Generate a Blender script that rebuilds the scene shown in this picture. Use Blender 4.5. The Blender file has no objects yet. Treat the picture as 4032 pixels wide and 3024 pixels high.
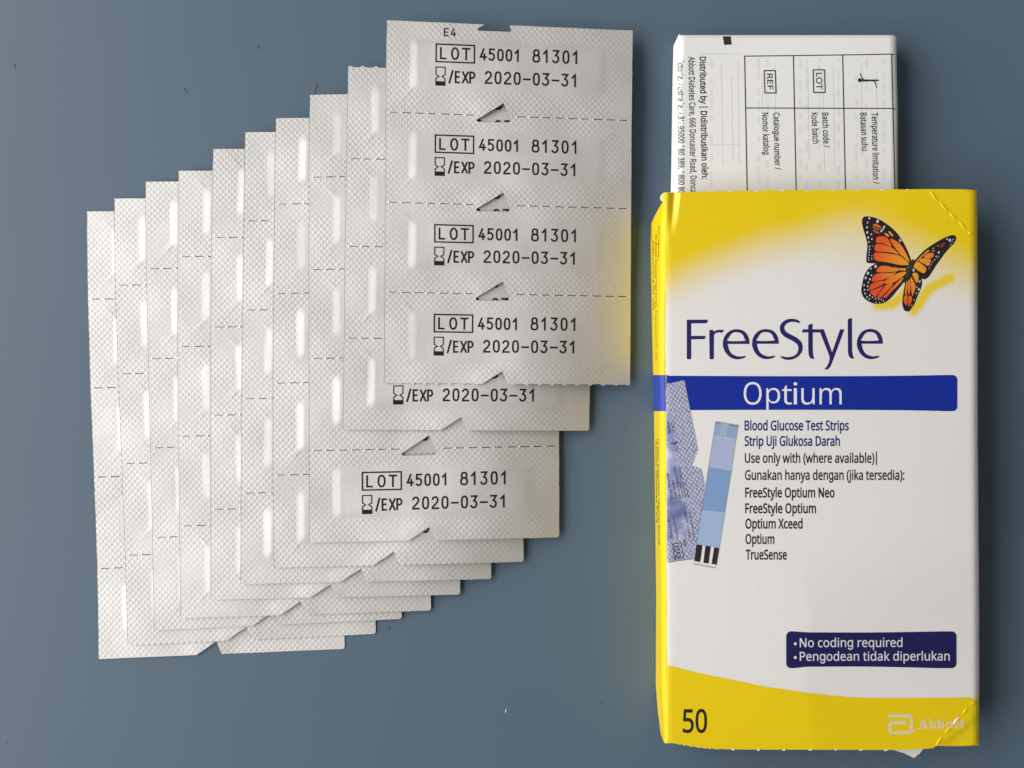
import bpy, math, random
import numpy as np
from mathutils import Vector
from mathutils.geometry import delaunay_2d_cdt

random.seed(7)
rng = np.random.default_rng(11)
sc = bpy.context.scene
COL = sc.collection

# ------------------------------------------------------------------ camera, world, lamp, exposure
S = 0.07e-3            # metres on the table for one photograph pixel
CX, CY = 2016.0, 1512.0
H = 0.300              # camera height above the table
MM = 1e-3

cam = bpy.data.cameras.new('camera')
cam.sensor_width = 36.0
cam.lens = 36.0 * H / (4032 * S)
cam.clip_start, cam.clip_end = 0.01, 20.0
cam_o = bpy.data.objects.new('camera', cam)
cam_o.location = (0, 0, H)
COL.objects.link(cam_o)
sc.camera = cam_o

world = bpy.data.worlds.new('World')
sc.world = world
world.use_nodes = True
bg = world.node_tree.nodes['Background']
bg.inputs['Color'].default_value = (1.0, 0.975, 0.945, 1)
bg.inputs['Strength'].default_value = 0.17

def area(name, loc, target, sx, sy, power, color):
    l = bpy.data.lights.new(name, 'AREA')
    l.shape = 'RECTANGLE'; l.size = sx; l.size_y = sy
    l.energy = power; l.color = color
    o = bpy.data.objects.new(name, l)
    o.location = loc
    o.rotation_euler = (Vector(target) - Vector(loc)).to_track_quat('-Z', 'Y').to_euler()
    COL.objects.link(o)
    return o
area('window_light', (-1.90, 0.17, 1.26), (0.02, 0, 0), 3.4, 2.2, 112.0, (1.0, 0.975, 0.94))

sc.view_settings.view_transform = 'Standard'
sc.view_settings.look = 'None'
sc.view_settings.gamma = 1.0
sc.view_settings.exposure = 0.0
sc.cycles.max_bounces = 8

# ------------------------------------------------------------------ helpers
def lin(r, g, b):
    f = lambda c: (c/255/12.92) if c <= 10 else ((c/255+0.055)/1.055)**2.4
    return (f(r), f(g), f(b), 1.0)

def P(px, py, z):
    """photograph pixel seen at height z -> world point at that height"""
    px = np.asarray(px, float); py = np.asarray(py, float); z = np.asarray(z, float) + 0*px
    f = (H - z) / H * S
    return np.stack([(px-CX)*f, (CY-py)*f, z], axis=-1)

def smooth(a, b, x):
    t = np.clip((np.asarray(x, float)-a)/(b-a), 0, 1)
    return t*t*(3-2*t)

def empty(name, loc, label, cat, group=None):
    o = bpy.data.objects.new(name, None)
    o.empty_display_size = 0.01
    o.location = loc
    o['label'] = label; o['category'] = cat
    if group: o['group'] = group
    COL.objects.link(o)
    return o

def mk(name, V, F, mat, parent=None, root=None, flat=False, col=None, kind=None, thick=None, mats=None, fm=None, flare=None):
    """one mesh object; V in world coordinates, made local to its root Empty"""
    V = np.asarray(V, float)
    off = np.array(root.location) if root is not None else np.zeros(3)
    nF = len(F); src = np.arange(len(V))
    if thick:                      # give the sheet its thickness: underside and a crisp rim of its own
        n = len(V); B = V-(np.array([0, 0, thick]) if np.isscalar(thick) else np.array(thick))
        cnt = {}
        for f in F:
            for i in range(len(f)):
                a, b = f[i], f[(i+1) % len(f)]
                if (b, a) in cnt: del cnt[(b, a)]
                else: cnt[(a, b)] = 1
        rim = list(cnt)
        ra = np.array([e for ed in rim for e in ed])
        F = [list(f) for f in F]+[[i+n for i in f][::-1] for f in F]
        o1 = 2*n; o2 = 2*n+len(ra)
        F += [[o1+2*k+1, o1+2*k, o2+2*k, o2+2*k+1] for k in range(len(rim))]
        rb = B[ra].copy()
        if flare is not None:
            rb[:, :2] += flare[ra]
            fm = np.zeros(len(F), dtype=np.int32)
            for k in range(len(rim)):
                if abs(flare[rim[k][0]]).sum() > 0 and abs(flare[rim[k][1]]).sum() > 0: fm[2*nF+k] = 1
        V = np.concatenate([V, B, V[ra], rb])
        src = np.concatenate([src, src, ra, ra])
        if col is not None and np.ndim(col) == 2: col = np.asarray(col)[src]
    mk.src = src
    me = bpy.data.meshes.new(name)
    me.from_pydata((V-off).tolist(), [], [list(map(int, f)) for f in F])
    for m in (mats or [mat]): me.materials.append(m)
    if fm is not None: me.polygons.foreach_set('material_index', np.asarray(fm, dtype=np.int32))
    if not flat: me.polygons.foreach_set('use_smooth', np.ones(len(me.polygons), dtype=bool))
    if col is not None:
        a = me.color_attributes.new('Col', 'FLOAT_COLOR', 'POINT')
        c = np.asarray(col, dtype=np.float32)
        if c.ndim == 1: c = np.tile(c, (len(V), 1))
        a.data.foreach_set('color', c.ravel())
    me.validate(); me.update()
    o = bpy.data.objects.new(name, me)
    COL.objects.link(o)
    if parent is not None: o.parent = parent
    if kind: o['kind'] = kind
    return o

def cdt(outlines, pts=None):
    """triangulate the inside of closed outlines (lists of 2D points), with extra inner points"""
    vs, fs = [], []
    for ol in outlines:
        fs.append(list(range(len(vs), len(vs)+len(ol))))
        vs += [Vector((float(x), float(y))) for x, y in ol]
    if pts is not None: vs += [Vector((float(x), float(y))) for x, y in pts]
    ov, oe, of, _, _, _ = delaunay_2d_cdt(vs, [], fs, 1, 1e-6)
    used = sorted({i for f in of for i in f}); re = {i: k for k, i in enumerate(used)}
    V = np.array([[ov[i].x, ov[i].y] for i in used])
    F = [[re[i] for i in f] for f in of]
    return V, F

def up_faces(V, F):
    """make faces wind upward in pixel space (y runs down there)"""
    out = []
    for f in F:
        a = 0
        for i in range(len(f)):
            p, q = V[f[i]], V[f[(i+1) % len(f)]]
            a += p[0]*q[1]-q[0]*p[1]
        out.append(f if a < 0 else f[::-1])
    return out

def catmull(pts, n=5, closed=True):
    pts = np.asarray(pts, float); m = len(pts); out = []
    for i in range(m if closed else m-1):
        p0 = pts[(i-1) % m] if closed or i > 0 else pts[i]
        p1 = pts[i]; p2 = pts[(i+1) % m]
        p3 = pts[(i+2) % m] if closed or i+2 < m else p2
        for k in range(n):
            t = k/n
            out.append(0.5*((2*p1)+(-p0+p2)*t+(2*p0-5*p1+4*p2-p3)*t*t+(-p0+3*p1-3*p2+p3)*t**3))
    if not closed: out.append(pts[-1])
    return np.array(out)

def ribbon(pts, w, closed=False):
    """mitred strip of width w along a polyline; w may be a list"""
    pts = np.asarray(pts, float); n = len(pts)
    w = np.full(n, w, float) if np.isscalar(w) else np.asarray(w, float)
    V = []
    for i in range(n):
        a = pts[(i-1) % n] if (closed or i > 0) else None
        b = pts[(i+1) % n] if (closed or i < n-1) else None
        d1 = (pts[i]-a) if a is not None else (b-pts[i])
        d2 = (b-pts[i]) if b is not None else d1
        d1 = d1/max(np.hypot(*d1), 1e-9); d2 = d2/max(np.hypot(*d2), 1e-9)
        nn = np.array([-(d1+d2)[1], (d1+d2)[0]]); L = np.hypot(*nn)
        nn = nn/L if L > 1e-6 else np.array([-d1[1], d1[0]])
        c = max(nn @ np.array([-d1[1], d1[0]]), 0.45)
        V += [pts[i]+nn*w[i]/2/c, pts[i]-nn*w[i]/2/c]
    F = [[2*i, 2*i+1, 2*((i+1) % n)+1, 2*((i+1) % n)] for i in range(n if closed else n-1)]
    return np.array(V), F

def join(parts):
    V, F, o = [], [], 0
    for v, f in parts:
        V.append(np.asarray(v, float)); F += [[i+o for i in q] for q in f]; o += len(v)
    return np.concatenate(V), F

GLYPHS = {
'(':(201,'126,-106 95,-65 70,-20 51,28 37,79 30,131 27,184 30,238 37,291 51,342 70,391 95,437 126,480 181,480 153,436 129,390 110,340 97,289 89,238 87,185 89,133 97,82 110,32 129,-17 152,-63 181,-106'),
')':(201,'21,-106 49,-63 73,-17 91,32 104,82 112,133 115,185 112,238 104,289 91,340 73,390 49,436 20,480 76,480 107,437 132,391 151,342 164,291 172,238 175,184 172,131 164,79 151,28 132,-20 107,-65 76,-106'),
',':(180,'28,-87 47,-3 61,78 124,78 129,71 104,-8 71,-87'),
'-':(216,'27,154 27,206 189,206 189,154'),
'.':(180,'89,-9 60,1 54,10 50,22 48,36 50,51 54,63 60,71 89,81 119,71 126,63 130,51 132,36 130,22 126,10 119,1'),
'/':(250,'7,0 185,480 243,480 64,0'),
'0':(384,'191,-7 142,1 102,22 72,59 50,108 37,169 33,240 35,290 40,334 49,373 61,407 78,435 99,458 125,474 156,484 191,487 241,480 281,458 312,422 334,373 347,313 351,240 349,191 344,147 335,108 322,74 305,45 284,23 258,6 227,-3|191,44 224,49 249,65 268,92 281,130 289,180 291,240 289,300 281,349 268,388 249,415 224,431 191,437 159,431 133,415 115,388 102,349 95,300 92,240 95,180 102,131 115,93 133,65 159,49'),
'1':(384,'181,0 181,335 181,381 183,418 164,400 142,381 91,339 60,379 189,480 238,480 238,0'),
'3':(384,'162,-7 92,-1 30,19 30,75 95,51 163,43 202,46 233,54 256,68 271,87 281,110 284,138 280,165 268,186 249,202 222,213 189,220 150,222 103,222 103,273 150,273 187,275 217,284 240,298 257,316 267,338 271,363 268,385 260,403 247,417 230,428 208,434 183,437 159,435 136,431 117,425 62,396 33,437 96,471 123,480 152,485 183,486 229,483 266,471 294,453 315,428 327,400 331,367 328,337 319,312 304,290 284,274 260,261 232,253 232,250 267,243 296,231 318,214 333,192 343,166 346,136 344,110 337,85 326,62 311,42 291,25 266,11 237,1 202,-5'),
'4':(384,'244,0 244,109 14,109 14,159 240,482 301,482 301,162 371,162 371,109 301,109 301,0|72,162 244,162 244,313 245,372 247,419 244,419 231,392 216,367'),
'5':(384,'167,-7 97,0 42,19 42,75 101,52 167,44 200,46 229,55 253,69 271,89 282,115 285,147 282,176 273,200 257,219 234,233 203,242 165,244 122,241 83,234 54,253 72,480 312,480 312,426 122,426 111,287 142,291 185,294 231,290 270,278 302,257 326,229 341,195 346,153 341,107 325,68 299,36 263,12 219,-2'),
'6':(384,'200,-7 171,-4 143,3 118,16 95,34 75,57 59,86 47,120 39,160 37,205 46,307 54,339 65,369 79,397 97,423 119,444 146,462 177,475 214,484 257,486 288,485 316,480 316,430 288,436 258,438 229,436 203,431 181,422 162,411 145,397 132,380 121,361 113,341 106,318 96,244 100,244 112,259 126,272 143,284 163,293 187,298 214,300 253,296 286,283 314,262 336,233 348,197 353,154 348,108 334,69 311,36 281,12 244,-2|199,43 226,46 249,55 268,70 283,92 291,120 294,154 292,183 284,207 271,227 253,242 230,251 201,254 181,252 163,248 146,241 132,231 120,220 110,208 103,194 98,180 97,166 108,108 117,91 128,75 142,61 159,51 178,45'),
'8':(384,'193,-7 146,-3 106,8 75,27 51,53 38,85 33,122 34,143 39,162 47,179 83,221 132,251 110,265 90,281 73,299 59,320 51,344 48,372 50,395 57,416 67,434 81,450 98,463 118,473 141,480 165,485 191,486 231,483 265,473 295,457 317,434 331,406 335,371 334,353 330,336 323,321 289,283 244,254 298,222 336,181 344,164 349,145 351,124 346,87 332,55 308,29 276,9 238,-3|194,277 253,312 266,328 274,347 277,369 274,390 266,407 253,421 236,431 215,437 191,439 168,437 147,431 130,421 117,407 109,390 106,369 107,354 111,340 118,328 150,299|192,40 222,43 247,51 267,63 281,80 290,100 293,124 290,146 281,165 265,182 245,196 221,210 192,222 181,226 154,213 132,199 114,183 101,165 93,145 91,122 93,100 102,80 116,63 135,51 161,43'),
'9':(384,'129,-7 98,-5 69,0 69,50 128,42 157,43 183,49 205,57 224,69 240,83 254,99 265,118 274,138 280,161 289,235 285,235 274,221 260,207 243,196 222,187 199,181 171,179 133,184 99,196 72,217 50,246 38,282 34,324 36,356 42,385 53,411 67,433 85,452 106,467 130,478 157,484 187,486 216,484 244,476 269,463 292,445 312,422 328,393 340,359 347,320 349,275 340,173 332,141 322,110 307,82 289,57 267,35 240,17 208,4 171,-4|184,226 205,227 223,231 240,239 254,248 266,259 276,272 284,286 288,299 289,314 278,371 269,388 258,404 244,418 227,428 208,434 187,437 161,433 138,424 119,409 104,387 95,359 92,325 95,296 102,272 115,252 132,237 155,229'),
':':(180,'89,278 60,289 54,297 50,309 48,324 50,339 54,351 60,359 89,369 119,359 126,351 130,339 132,324 130,309 126,297 119,289|89,-9 60,1 54,10 50,22 48,36 50,51 54,63 60,71 89,81 119,71 126,63 130,51 132,36 130,22 126,10 119,1'),
'A':(429,'0,0 187,482 242,482 428,0 366,0 308,148 118,148 61,0|138,202 290,202 236,347 230,367 221,396 214,419 203,378 193,347'),
'B':(437,'65,0 65,480 202,480 257,477 303,468 338,453 364,431 379,400 384,361 382,334 374,311 361,290 343,274 320,262 293,255 293,251 348,234 363,224 376,212 386,197 394,180 399,160 400,136 395,96 380,63 356,36 322,16 282,4 234,0|126,275 214,275 251,278 279,284 299,295 312,310 319,330 322,354 319,378 309,397 294,411 272,420 242,426 205,428 126,428|126,51 222,51 261,54 290,62 311,76 325,94 333,116 336,141 333,165 324,185 310,202 288,215 257,222 218,225 126,225'),
'C':(424,'261,-7 215,-3 174,7 139,24 109,46 85,75 65,109 52,149 44,192 41,240 44,287 53,330 67,368 88,403 114,431 146,455 183,472 225,483 271,486 320,483 364,474 404,458 379,407 330,425 271,433 223,427 182,410 149,381 124,343 110,296 105,240 109,184 123,137 146,98 178,69 219,52 270,46 330,52 385,65 385,13 329,-2'),
'D':(490,'65,0 65,480 213,480 259,477 301,468 338,453 371,432 398,406 420,374 436,336 446,293 449,244 442,170 420,109 383,61 333,27 272,7 199,0|126,52 191,52 299,73 364,136 385,242 380,301 364,348 338,383 302,408 258,423 204,428 126,428'),
'E':(373,'65,0 65,480 333,480 333,426 126,426 126,277 321,277 321,224 126,224 126,53 333,53 333,0'),
'F':(349,'65,0 65,480 333,480 333,426 126,426 126,257 320,257 320,203 126,203 126,0'),
'G':(489,'271,-7 224,-3 182,7 145,23 114,46 88,74 67,108 53,148 44,191 41,240 44,288 54,331 71,370 93,404 121,433 155,456 195,473 240,483 289,486 366,479 433,458 410,406 352,425 286,433 233,427 188,410 152,381 125,343 109,296 104,240 106,203 112,169 123,139 137,112 157,89 181,70 210,57 245,48 285,46 338,49 379,57 379,199 273,199 273,253 439,253 439,18 361,-1'),
'I':(228,'27,0 27,35 83,48 83,431 27,445 27,480 200,480 200,445 144,431 144,48 200,35 200,0'),
'K':(416,'65,0 65,480 126,480 126,243 167,289 208,334 338,480 408,480 218,271 416,0 345,0 175,229 126,186 126,0'),
'L':(352,'65,0 65,480 126,480 126,54 335,54 335,0'),
'M':(609,'65,0 65,480 154,480 302,87 305,87 455,480 544,480 544,0 484,0 484,295 486,364 489,420 486,420 326,0 277,0 119,420 116,420 120,364 121,291 121,0'),
'N':(510,'65,0 65,480 135,480 391,83 394,83 392,115 390,162 389,209 389,480 445,480 445,0 375,0 118,398 116,398 119,340 121,268 121,0'),
'O':(525,'263,-7 216,-3 174,7 139,24 109,48 84,76 65,111 52,150 44,193 41,241 44,288 52,331 65,370 84,404 109,433 139,456 174,473 216,483 263,487 309,484 349,473 384,456 414,433 439,405 458,370 472,331 481,288 484,240 481,193 472,150 458,110 439,76 414,47 384,24 349,7 308,-3|263,46 312,51 352,69 382,98 403,137 416,184 420,240 416,297 403,344 382,382 352,411 313,428 263,434 214,428 174,411 143,382 122,344 109,297 105,240 109,184 122,137 143,98 173,69 213,51'),
'P':(406,'65,0 65,480 192,480 249,475 295,463 329,443 353,415 367,380 372,338 370,313 364,288 354,264 340,243 320,224 294,208 263,196 225,189 181,187 126,187 126,0|126,238 174,238 216,241 250,248 276,261 295,279 306,304 310,336 306,364 296,387 280,405 257,418 225,425 187,428 126,428'),
'R':(418,'65,0 65,480 197,480 252,476 296,464 329,446 353,419 367,385 372,343 370,319 366,298 358,279 348,264 336,250 322,239 276,215 408,0 337,0 221,198 126,198 126,0|126,249 197,249 233,252 261,259 283,272 298,290 307,313 310,340 306,369 297,391 281,407 259,418 230,425 194,427 126,427'),
'S':(369,'166,-7 91,-1 34,16 34,74 94,54 169,46 201,48 228,55 249,66 265,82 274,101 277,123 267,163 232,192 164,222 126,238 96,256 72,276 54,300 44,329 40,364 42,388 49,410 60,429 74,446 92,460 114,471 138,480 165,485 193,486 266,479 326,459 307,408 253,426 192,433 165,431 142,425 124,414 112,400 104,383 101,363 111,323 144,294 206,267 278,233 296,221 310,207 322,191 330,173 335,152 337,128 332,89 317,56 291,29 256,9 215,-3'),
'T':(373,'156,0 156,426 7,426 7,480 366,480 366,426 217,426 217,0'),
'U':(491,'243,-7 188,-1 143,15 107,42 81,78 66,121 60,171 60,480 121,480 121,169 124,133 135,102 152,78 176,60 208,49 246,46 286,50 317,61 341,80 357,106 367,135 370,169 370,480 430,480 430,169 428,137 421,107 410,80 394,55 373,34 348,16 318,4 283,-4'),
'V':(403,'171,0 0,480 63,480 171,172 189,117 201,67 214,117 232,173 339,480 403,480 232,0'),
'W':(625,'135,0 8,480 71,480 146,187 160,127 169,73 179,130 194,190 279,480 341,480 429,188 445,127 455,73 465,127 479,187 553,480 616,480 488,0 427,0 334,314 323,353 314,388 310,409 303,372 287,312 196,0'),
'X':(394,'3,0 162,250 13,480 80,480 197,291 316,480 379,480 231,251 391,0 322,0 195,208 66,0'),
'a':(377,'144,-7 114,-4 86,5 63,19 45,40 34,67 31,100 36,133 50,161 73,183 106,200 150,210 203,215 265,217 265,238 262,265 256,286 245,301 230,311 212,316 190,318 136,310 89,291 71,335 126,357 193,366 233,363 266,353 291,337 308,314 319,283 322,245 322,0 279,0 268,51 265,51 249,33 233,19 216,7 196,0 173,-5|158,41 187,44 212,52 234,66 251,86 261,112 264,144 264,176 211,174 171,170 140,163 118,152 103,138 95,121 92,99 94,81 100,66 110,55 124,47 140,43'),
'b':(413,'228,-7 201,-5 178,0 158,9 142,20 128,32 116,46 111,46 99,0 57,0 57,510 116,510 116,386 115,344 113,312 116,312 128,327 142,339 158,351 178,359 201,364 228,366 269,361 305,345 335,319 358,283 372,237 376,180 372,123 358,77 335,40 305,14 269,-1|219,42 248,46 273,58 291,78 304,105 312,139 315,181 304,256 272,302 218,317 183,313 157,302 138,284 126,258 119,224 116,182 116,179 119,138 126,105 138,78 157,58 184,46'),
'c':(322,'201,-7 171,-5 143,2 117,13 93,28 74,48 58,73 46,103 39,138 37,178 39,220 47,256 59,286 76,311 96,332 119,347 146,358 174,365 206,367 259,361 300,347 282,298 244,310 204,315 145,300 110,254 98,179 101,139 110,105 124,79 144,60 170,48 201,44 253,50 294,65 294,13 254,-2'),
'd':(413,'185,-7 143,-2 107,14 77,40 55,76 41,123 37,179 41,236 55,283 78,319 108,346 144,361 185,367 211,365 234,360 254,351 297,314 301,314 299,339 297,367 297,510 356,510 356,0 308,0 300,48 297,48 285,34 271,21 254,9 234,0 211,-5|194,42 228,46 255,56 274,74 287,98 295,129 298,168 298,179 295,220 288,254 275,282 256,302 229,314 193,318 164,313 140,301 122,280 109,252 101,218 98,178 101,138 109,105 122,78 141,58 165,46'),
'e':(379,'210,-7 177,-4 147,3 120,14 96,30 75,51 59,76 47,106 39,140 37,177 39,215 46,249 57,279 72,305 90,326 112,344 138,357 166,364 196,367 226,364 252,358 276,347 296,331 313,312 327,290 337,264 343,235 345,204 345,169 98,169 102,131 113,100 129,76 152,58 180,47 213,44 274,50 328,69 328,17 274,-1|99,216 283,216 280,244 273,269 262,290 245,306 223,315 195,318 169,315 147,306 129,291 114,271 105,245'),
'f':(231,'73,0 73,314 10,314 10,342 73,362 73,383 77,425 87,458 104,483 127,500 156,510 190,514 229,510 260,502 244,455 220,462 191,465 173,463 158,457 147,446 139,430 134,409 132,383 132,360 223,360 223,314 132,314 132,0'),
'g':(395,'196,-146 171,-145 148,-141 128,-135 80,-107 50,-67 98,-39 116,-64 147,-85 196,-94 223,-92 246,-85 266,-73 281,-56 290,-33 293,-6 293,66 288,66 270,40 238,15 223,9 205,6 185,5 157,7 132,14 108,26 87,42 69,62 55,87 44,116 37,149 35,185 37,221 44,254 54,284 69,310 87,331 108,349 132,362 158,369 186,372 206,371 224,367 239,361 271,335 290,309 295,309 295,367 350,367 350,-9 348,-39 341,-65 329,-87 314,-105 295,-120 274,-131 250,-139 224,-144|194,57 214,59 233,64 249,73 262,85 274,99 282,117 289,138 293,161 294,186 293,211 289,234 283,255 274,274 263,289 249,302 233,312 215,317 194,319 173,317 155,311 138,301 124,288 113,272 104,254 98,233 94,211 93,186 94,162 98,139 104,119 113,101 125,86 139,73 155,64 173,59'),
'h':(415,'57,0 57,510 116,510 116,361 113,310 117,310 130,327 146,341 164,352 185,360 206,364 229,366 269,363 302,352 328,335 346,310 357,276 361,234 361,0 302,0 302,230 293,278 266,307 222,317 186,313 158,302 139,283 126,257 119,225 116,186 116,0'),
'i':(173,'87,420 62,429 57,436 54,446 52,457 54,469 57,479 62,486 87,495 111,486 117,479 120,469 122,457 120,446 117,436 111,429|57,0 57,360 116,360 116,0'),
'j':(173,'87,420 62,429 57,436 54,446 52,457 54,469 57,479 62,486 87,495 111,486 117,479 120,469 122,457 120,446 117,436 111,429|15,-161 -15,-159 -37,-153 -37,-105 -16,-110 7,-112 21,-111 33,-107 43,-100 51,-90 56,-75 57,-56 57,360 116,360 116,-54 113,-85 105,-111 92,-133 73,-148 47,-158'),
'k':(359,'57,0 57,510 116,510 116,244 115,216 113,185 116,185 128,201 144,221 158,238 273,360 343,360 197,206 353,0 281,0 156,168 116,132 116,0'),
'l':(173,'57,0 57,510 116,510 116,0'),
'm':(628,'57,0 57,360 105,360 113,311 117,311 129,328 144,342 162,353 182,361 202,365 223,367 273,360 310,340 333,306 336,306 350,325 366,340 386,352 407,360 429,365 452,367 489,363 520,353 543,335 560,310 570,277 574,234 574,0 515,0 515,232 507,279 483,308 442,317 410,314 385,304 367,287 355,264 347,234 345,199 345,0 286,0 286,232 278,279 253,308 212,317 180,313 155,302 137,283 125,258 118,226 116,187 116,0'),
'n':(415,'57,0 57,360 105,360 113,311 117,311 130,328 146,342 165,353 186,361 208,365 230,367 270,363 302,353 328,335 346,310 357,277 361,234 361,0 302,0 302,230 293,278 266,307 222,317 186,313 158,302 139,283 126,258 119,226 116,187 116,0'),
'o':(406,'202,-7 172,-4 143,3 117,15 94,32 75,53 58,79 46,109 39,143 37,181 42,236 57,282 82,318 116,345 156,361 204,367 236,364 264,357 290,345 314,328 333,307 349,282 361,252 368,218 370,181 365,126 350,79 325,42 291,15 250,-1|203,42 237,46 263,59 283,80 298,107 306,141 309,181 306,220 298,253 283,281 263,301 236,313 203,317 169,313 143,301 123,281 109,253 101,220 98,181 101,141 109,107 123,80 143,59 170,46'),
'p':(413,'57,-161 57,360 105,360 113,311 116,311 128,326 142,339 158,351 178,360 201,365 228,367 270,362 305,346 335,320 358,284 372,238 376,181 372,124 358,78 335,41 305,14 269,-1 228,-7 202,-5 179,0 159,9 116,46 112,46 115,17 116,-13 116,-161|219,42 240,44 258,50 273,60 286,74 296,90 305,110 315,181 312,220 304,253 291,280 272,301 248,313 218,317 185,314 159,303 140,286 127,262 119,231 116,192 116,181 119,140 126,106 138,78 157,58 184,46'),
'q':(413,'297,-161 297,-7 298,21 300,48 296,48 285,34 270,21 254,9 234,0 210,-5 183,-7 143,-2 107,14 78,40 55,76 41,123 37,179 42,236 55,283 78,319 108,346 144,361 185,367 212,365 235,360 255,351 271,339 286,326 298,311 300,311 309,360 356,360 356,-161|195,42 228,46 255,56 274,73 287,97 295,128 298,167 298,179 295,221 287,255 275,282 256,302 228,314 193,318 164,313 140,301 122,280 108,252 101,218 98,178 101,139 109,105 122,78 141,58 165,46'),
'r':(277,'57,0 57,360 105,360 112,294 115,294 128,313 143,330 160,345 179,357 201,364 225,367 247,366 267,363 260,308 241,312 221,313 203,311 186,306 169,298 154,286 141,272 131,256 123,236 118,215 116,192 116,0'),
's':(322,'148,-7 83,-1 35,16 35,70 87,50 149,41 176,43 198,47 214,55 225,66 232,79 234,94 227,118 200,140 146,164 86,191 48,223 40,237 36,253 34,271 38,299 51,323 72,342 99,356 132,364 169,367 231,360 284,343 264,296 216,312 165,318 143,317 124,313 110,307 99,298 93,287 91,275 99,249 129,229 183,206 242,180 279,147 286,133 290,118 291,99 287,67 274,41 253,20 224,5 189,-4'),
't':(242,'167,-7 115,3 100,11 87,22 77,37 68,55 63,78 62,105 62,314 11,314 11,343 62,366 86,443 121,443 121,360 225,360 225,314 121,314 121,106 123,86 128,70 137,57 148,49 162,43 177,42 205,44 228,49 228,4 201,-4'),
'u':(415,'184,-7 144,-3 111,7 86,25 68,49 57,83 53,124 53,360 113,360 113,128 122,81 148,52 193,42 229,46 256,57 276,76 289,102 296,134 299,173 299,360 358,360 358,0 310,0 301,48 298,48 285,31 269,17 250,6 229,-1 207,-5'),
'v':(341,'136,0 0,360 63,360 140,148 151,115 162,80 169,52 171,52 179,81 190,116 201,148 278,360 341,360 204,0'),
'w':(528,'106,1 7,361 69,361 118,169 132,110 142,61 144,61 151,89 159,125 169,158 232,361 297,361 359,158 373,108 383,62 385,62 395,108 410,169 460,361 520,361 420,1 351,1 289,203 274,258 265,299 262,299 253,258 238,203 173,1'),
'x':(355,'12,0 142,184 18,360 85,360 178,224 270,360 336,360 212,184 343,0 276,0 178,144 79,0'),
'y':(343,'56,-161 28,-160 7,-156 7,-109 25,-111 47,-113 66,-111 83,-105 97,-95 108,-82 118,-67 127,-49 146,-1 1,360 64,360 142,155 160,104 172,57 175,57 187,101 206,156 279,360 343,360 187,-50 174,-81 157,-108 139,-131 116,-148 89,-158'),
'|':(291,'121,-118 121,554 170,554 170,-118'),
}

def text2d(s, bold=0.0, track=0.0):
    """outline lettering as a flat mesh, cap height 1, baseline y=0 (y up)"""
    cu = bpy.data.curves.new('lettering', 'CURVE'); cu.dimensions = '2D'; cu.fill_mode = 'BOTH'; cu.offset = bold
    x = 0.0; k = 1/480.0
    for ch in s:
        if ch == ' ': x += 0.175*1000*k+track; continue
        adv, body = GLYPHS[ch]
        for spl in body.split('|'):
            q = [tuple(map(int, p.split(','))) for p in spl.split()]
            sp = cu.splines.new('POLY'); sp.points.add(len(q)-1); sp.use_cyclic_u = True
            for i, (a, b) in enumerate(q): sp.points[i].co = (x+a*k, b*k, 0, 1)
        x += adv*k+track
    o = bpy.data.objects.new('lettering', cu); COL.objects.link(o)
    me = o.to_mesh()
    V = np.array([v.co[:2] for v in me.vertices]); F = [list(p.vertices) for p in me.polygons]
    o.to_mesh_clear(); bpy.data.objects.remove(o); bpy.data.curves.remove(cu)
    return V, F, x

def text_px(s, x0, y0, x1, y1, cap, bold=0.0, track=0.0):
    """lettering from (x0,y0) to (x1,y1) along its baseline, cap height in pixels -> pixel-space mesh"""
    V, F, adv = text2d(s, bold, track)
    d = np.array([x1-x0, y1-y0], float); L = np.hypot(*d); d /= L
    up = np.array([d[1], -d[0]])
    a, b = V[:, 0].min(), V[:, 0].max()
    xs = (V[:, 0]-a)/(b-a)*L
    return np.array([x0, y0])+xs[:, None]*d+V[:, 1:2]*cap*up, F

def fit_px(s, x0, y0, x1, y1, bold=0.0):
    """lettering stretched into a pixel box"""
    V, F, adv = text2d(s, bold)
    a = V.min(0); b = V.max(0)
    return np.stack([x0+(V[:, 0]-a[0])/(b[0]-a[0])*(x1-x0), y1-(V[:, 1]-a[1])/(b[1]-a[1])*(y1-y0)], 1), F

def disc(cx, cy, rx, ry=None, n=10, ang=0.0):
    ry = rx if ry is None else ry
    t = np.arange(n)/n*2*math.pi
    x, y = rx*np.cos(t), ry*np.sin(t)
    return np.stack([cx+x*math.cos(ang)-y*math.sin(ang), cy+x*math.sin(ang)+y*math.cos(ang)], 1), [list(range(n))]

def rrect(x0, y0, x1, y1, r, corners=(1, 1, 1, 1)):
    out = []
    for (cx, cy, a), on in zip(((x1-r, y0+r, -90), (x1-r, y1-r, 0), (x0+r, y1-r, 90), (x0+r, y0+r, 180)), corners):
        if on: out += [(cx+r*math.cos(math.radians(a+t)), cy+r*math.sin(math.radians(a+t))) for t in range(0, 91, 15)]
        else: out.append({-90: (x1, y0), 0: (x1, y1), 90: (x0, y1), 180: (x0, y0)}[a])
    return out

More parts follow.
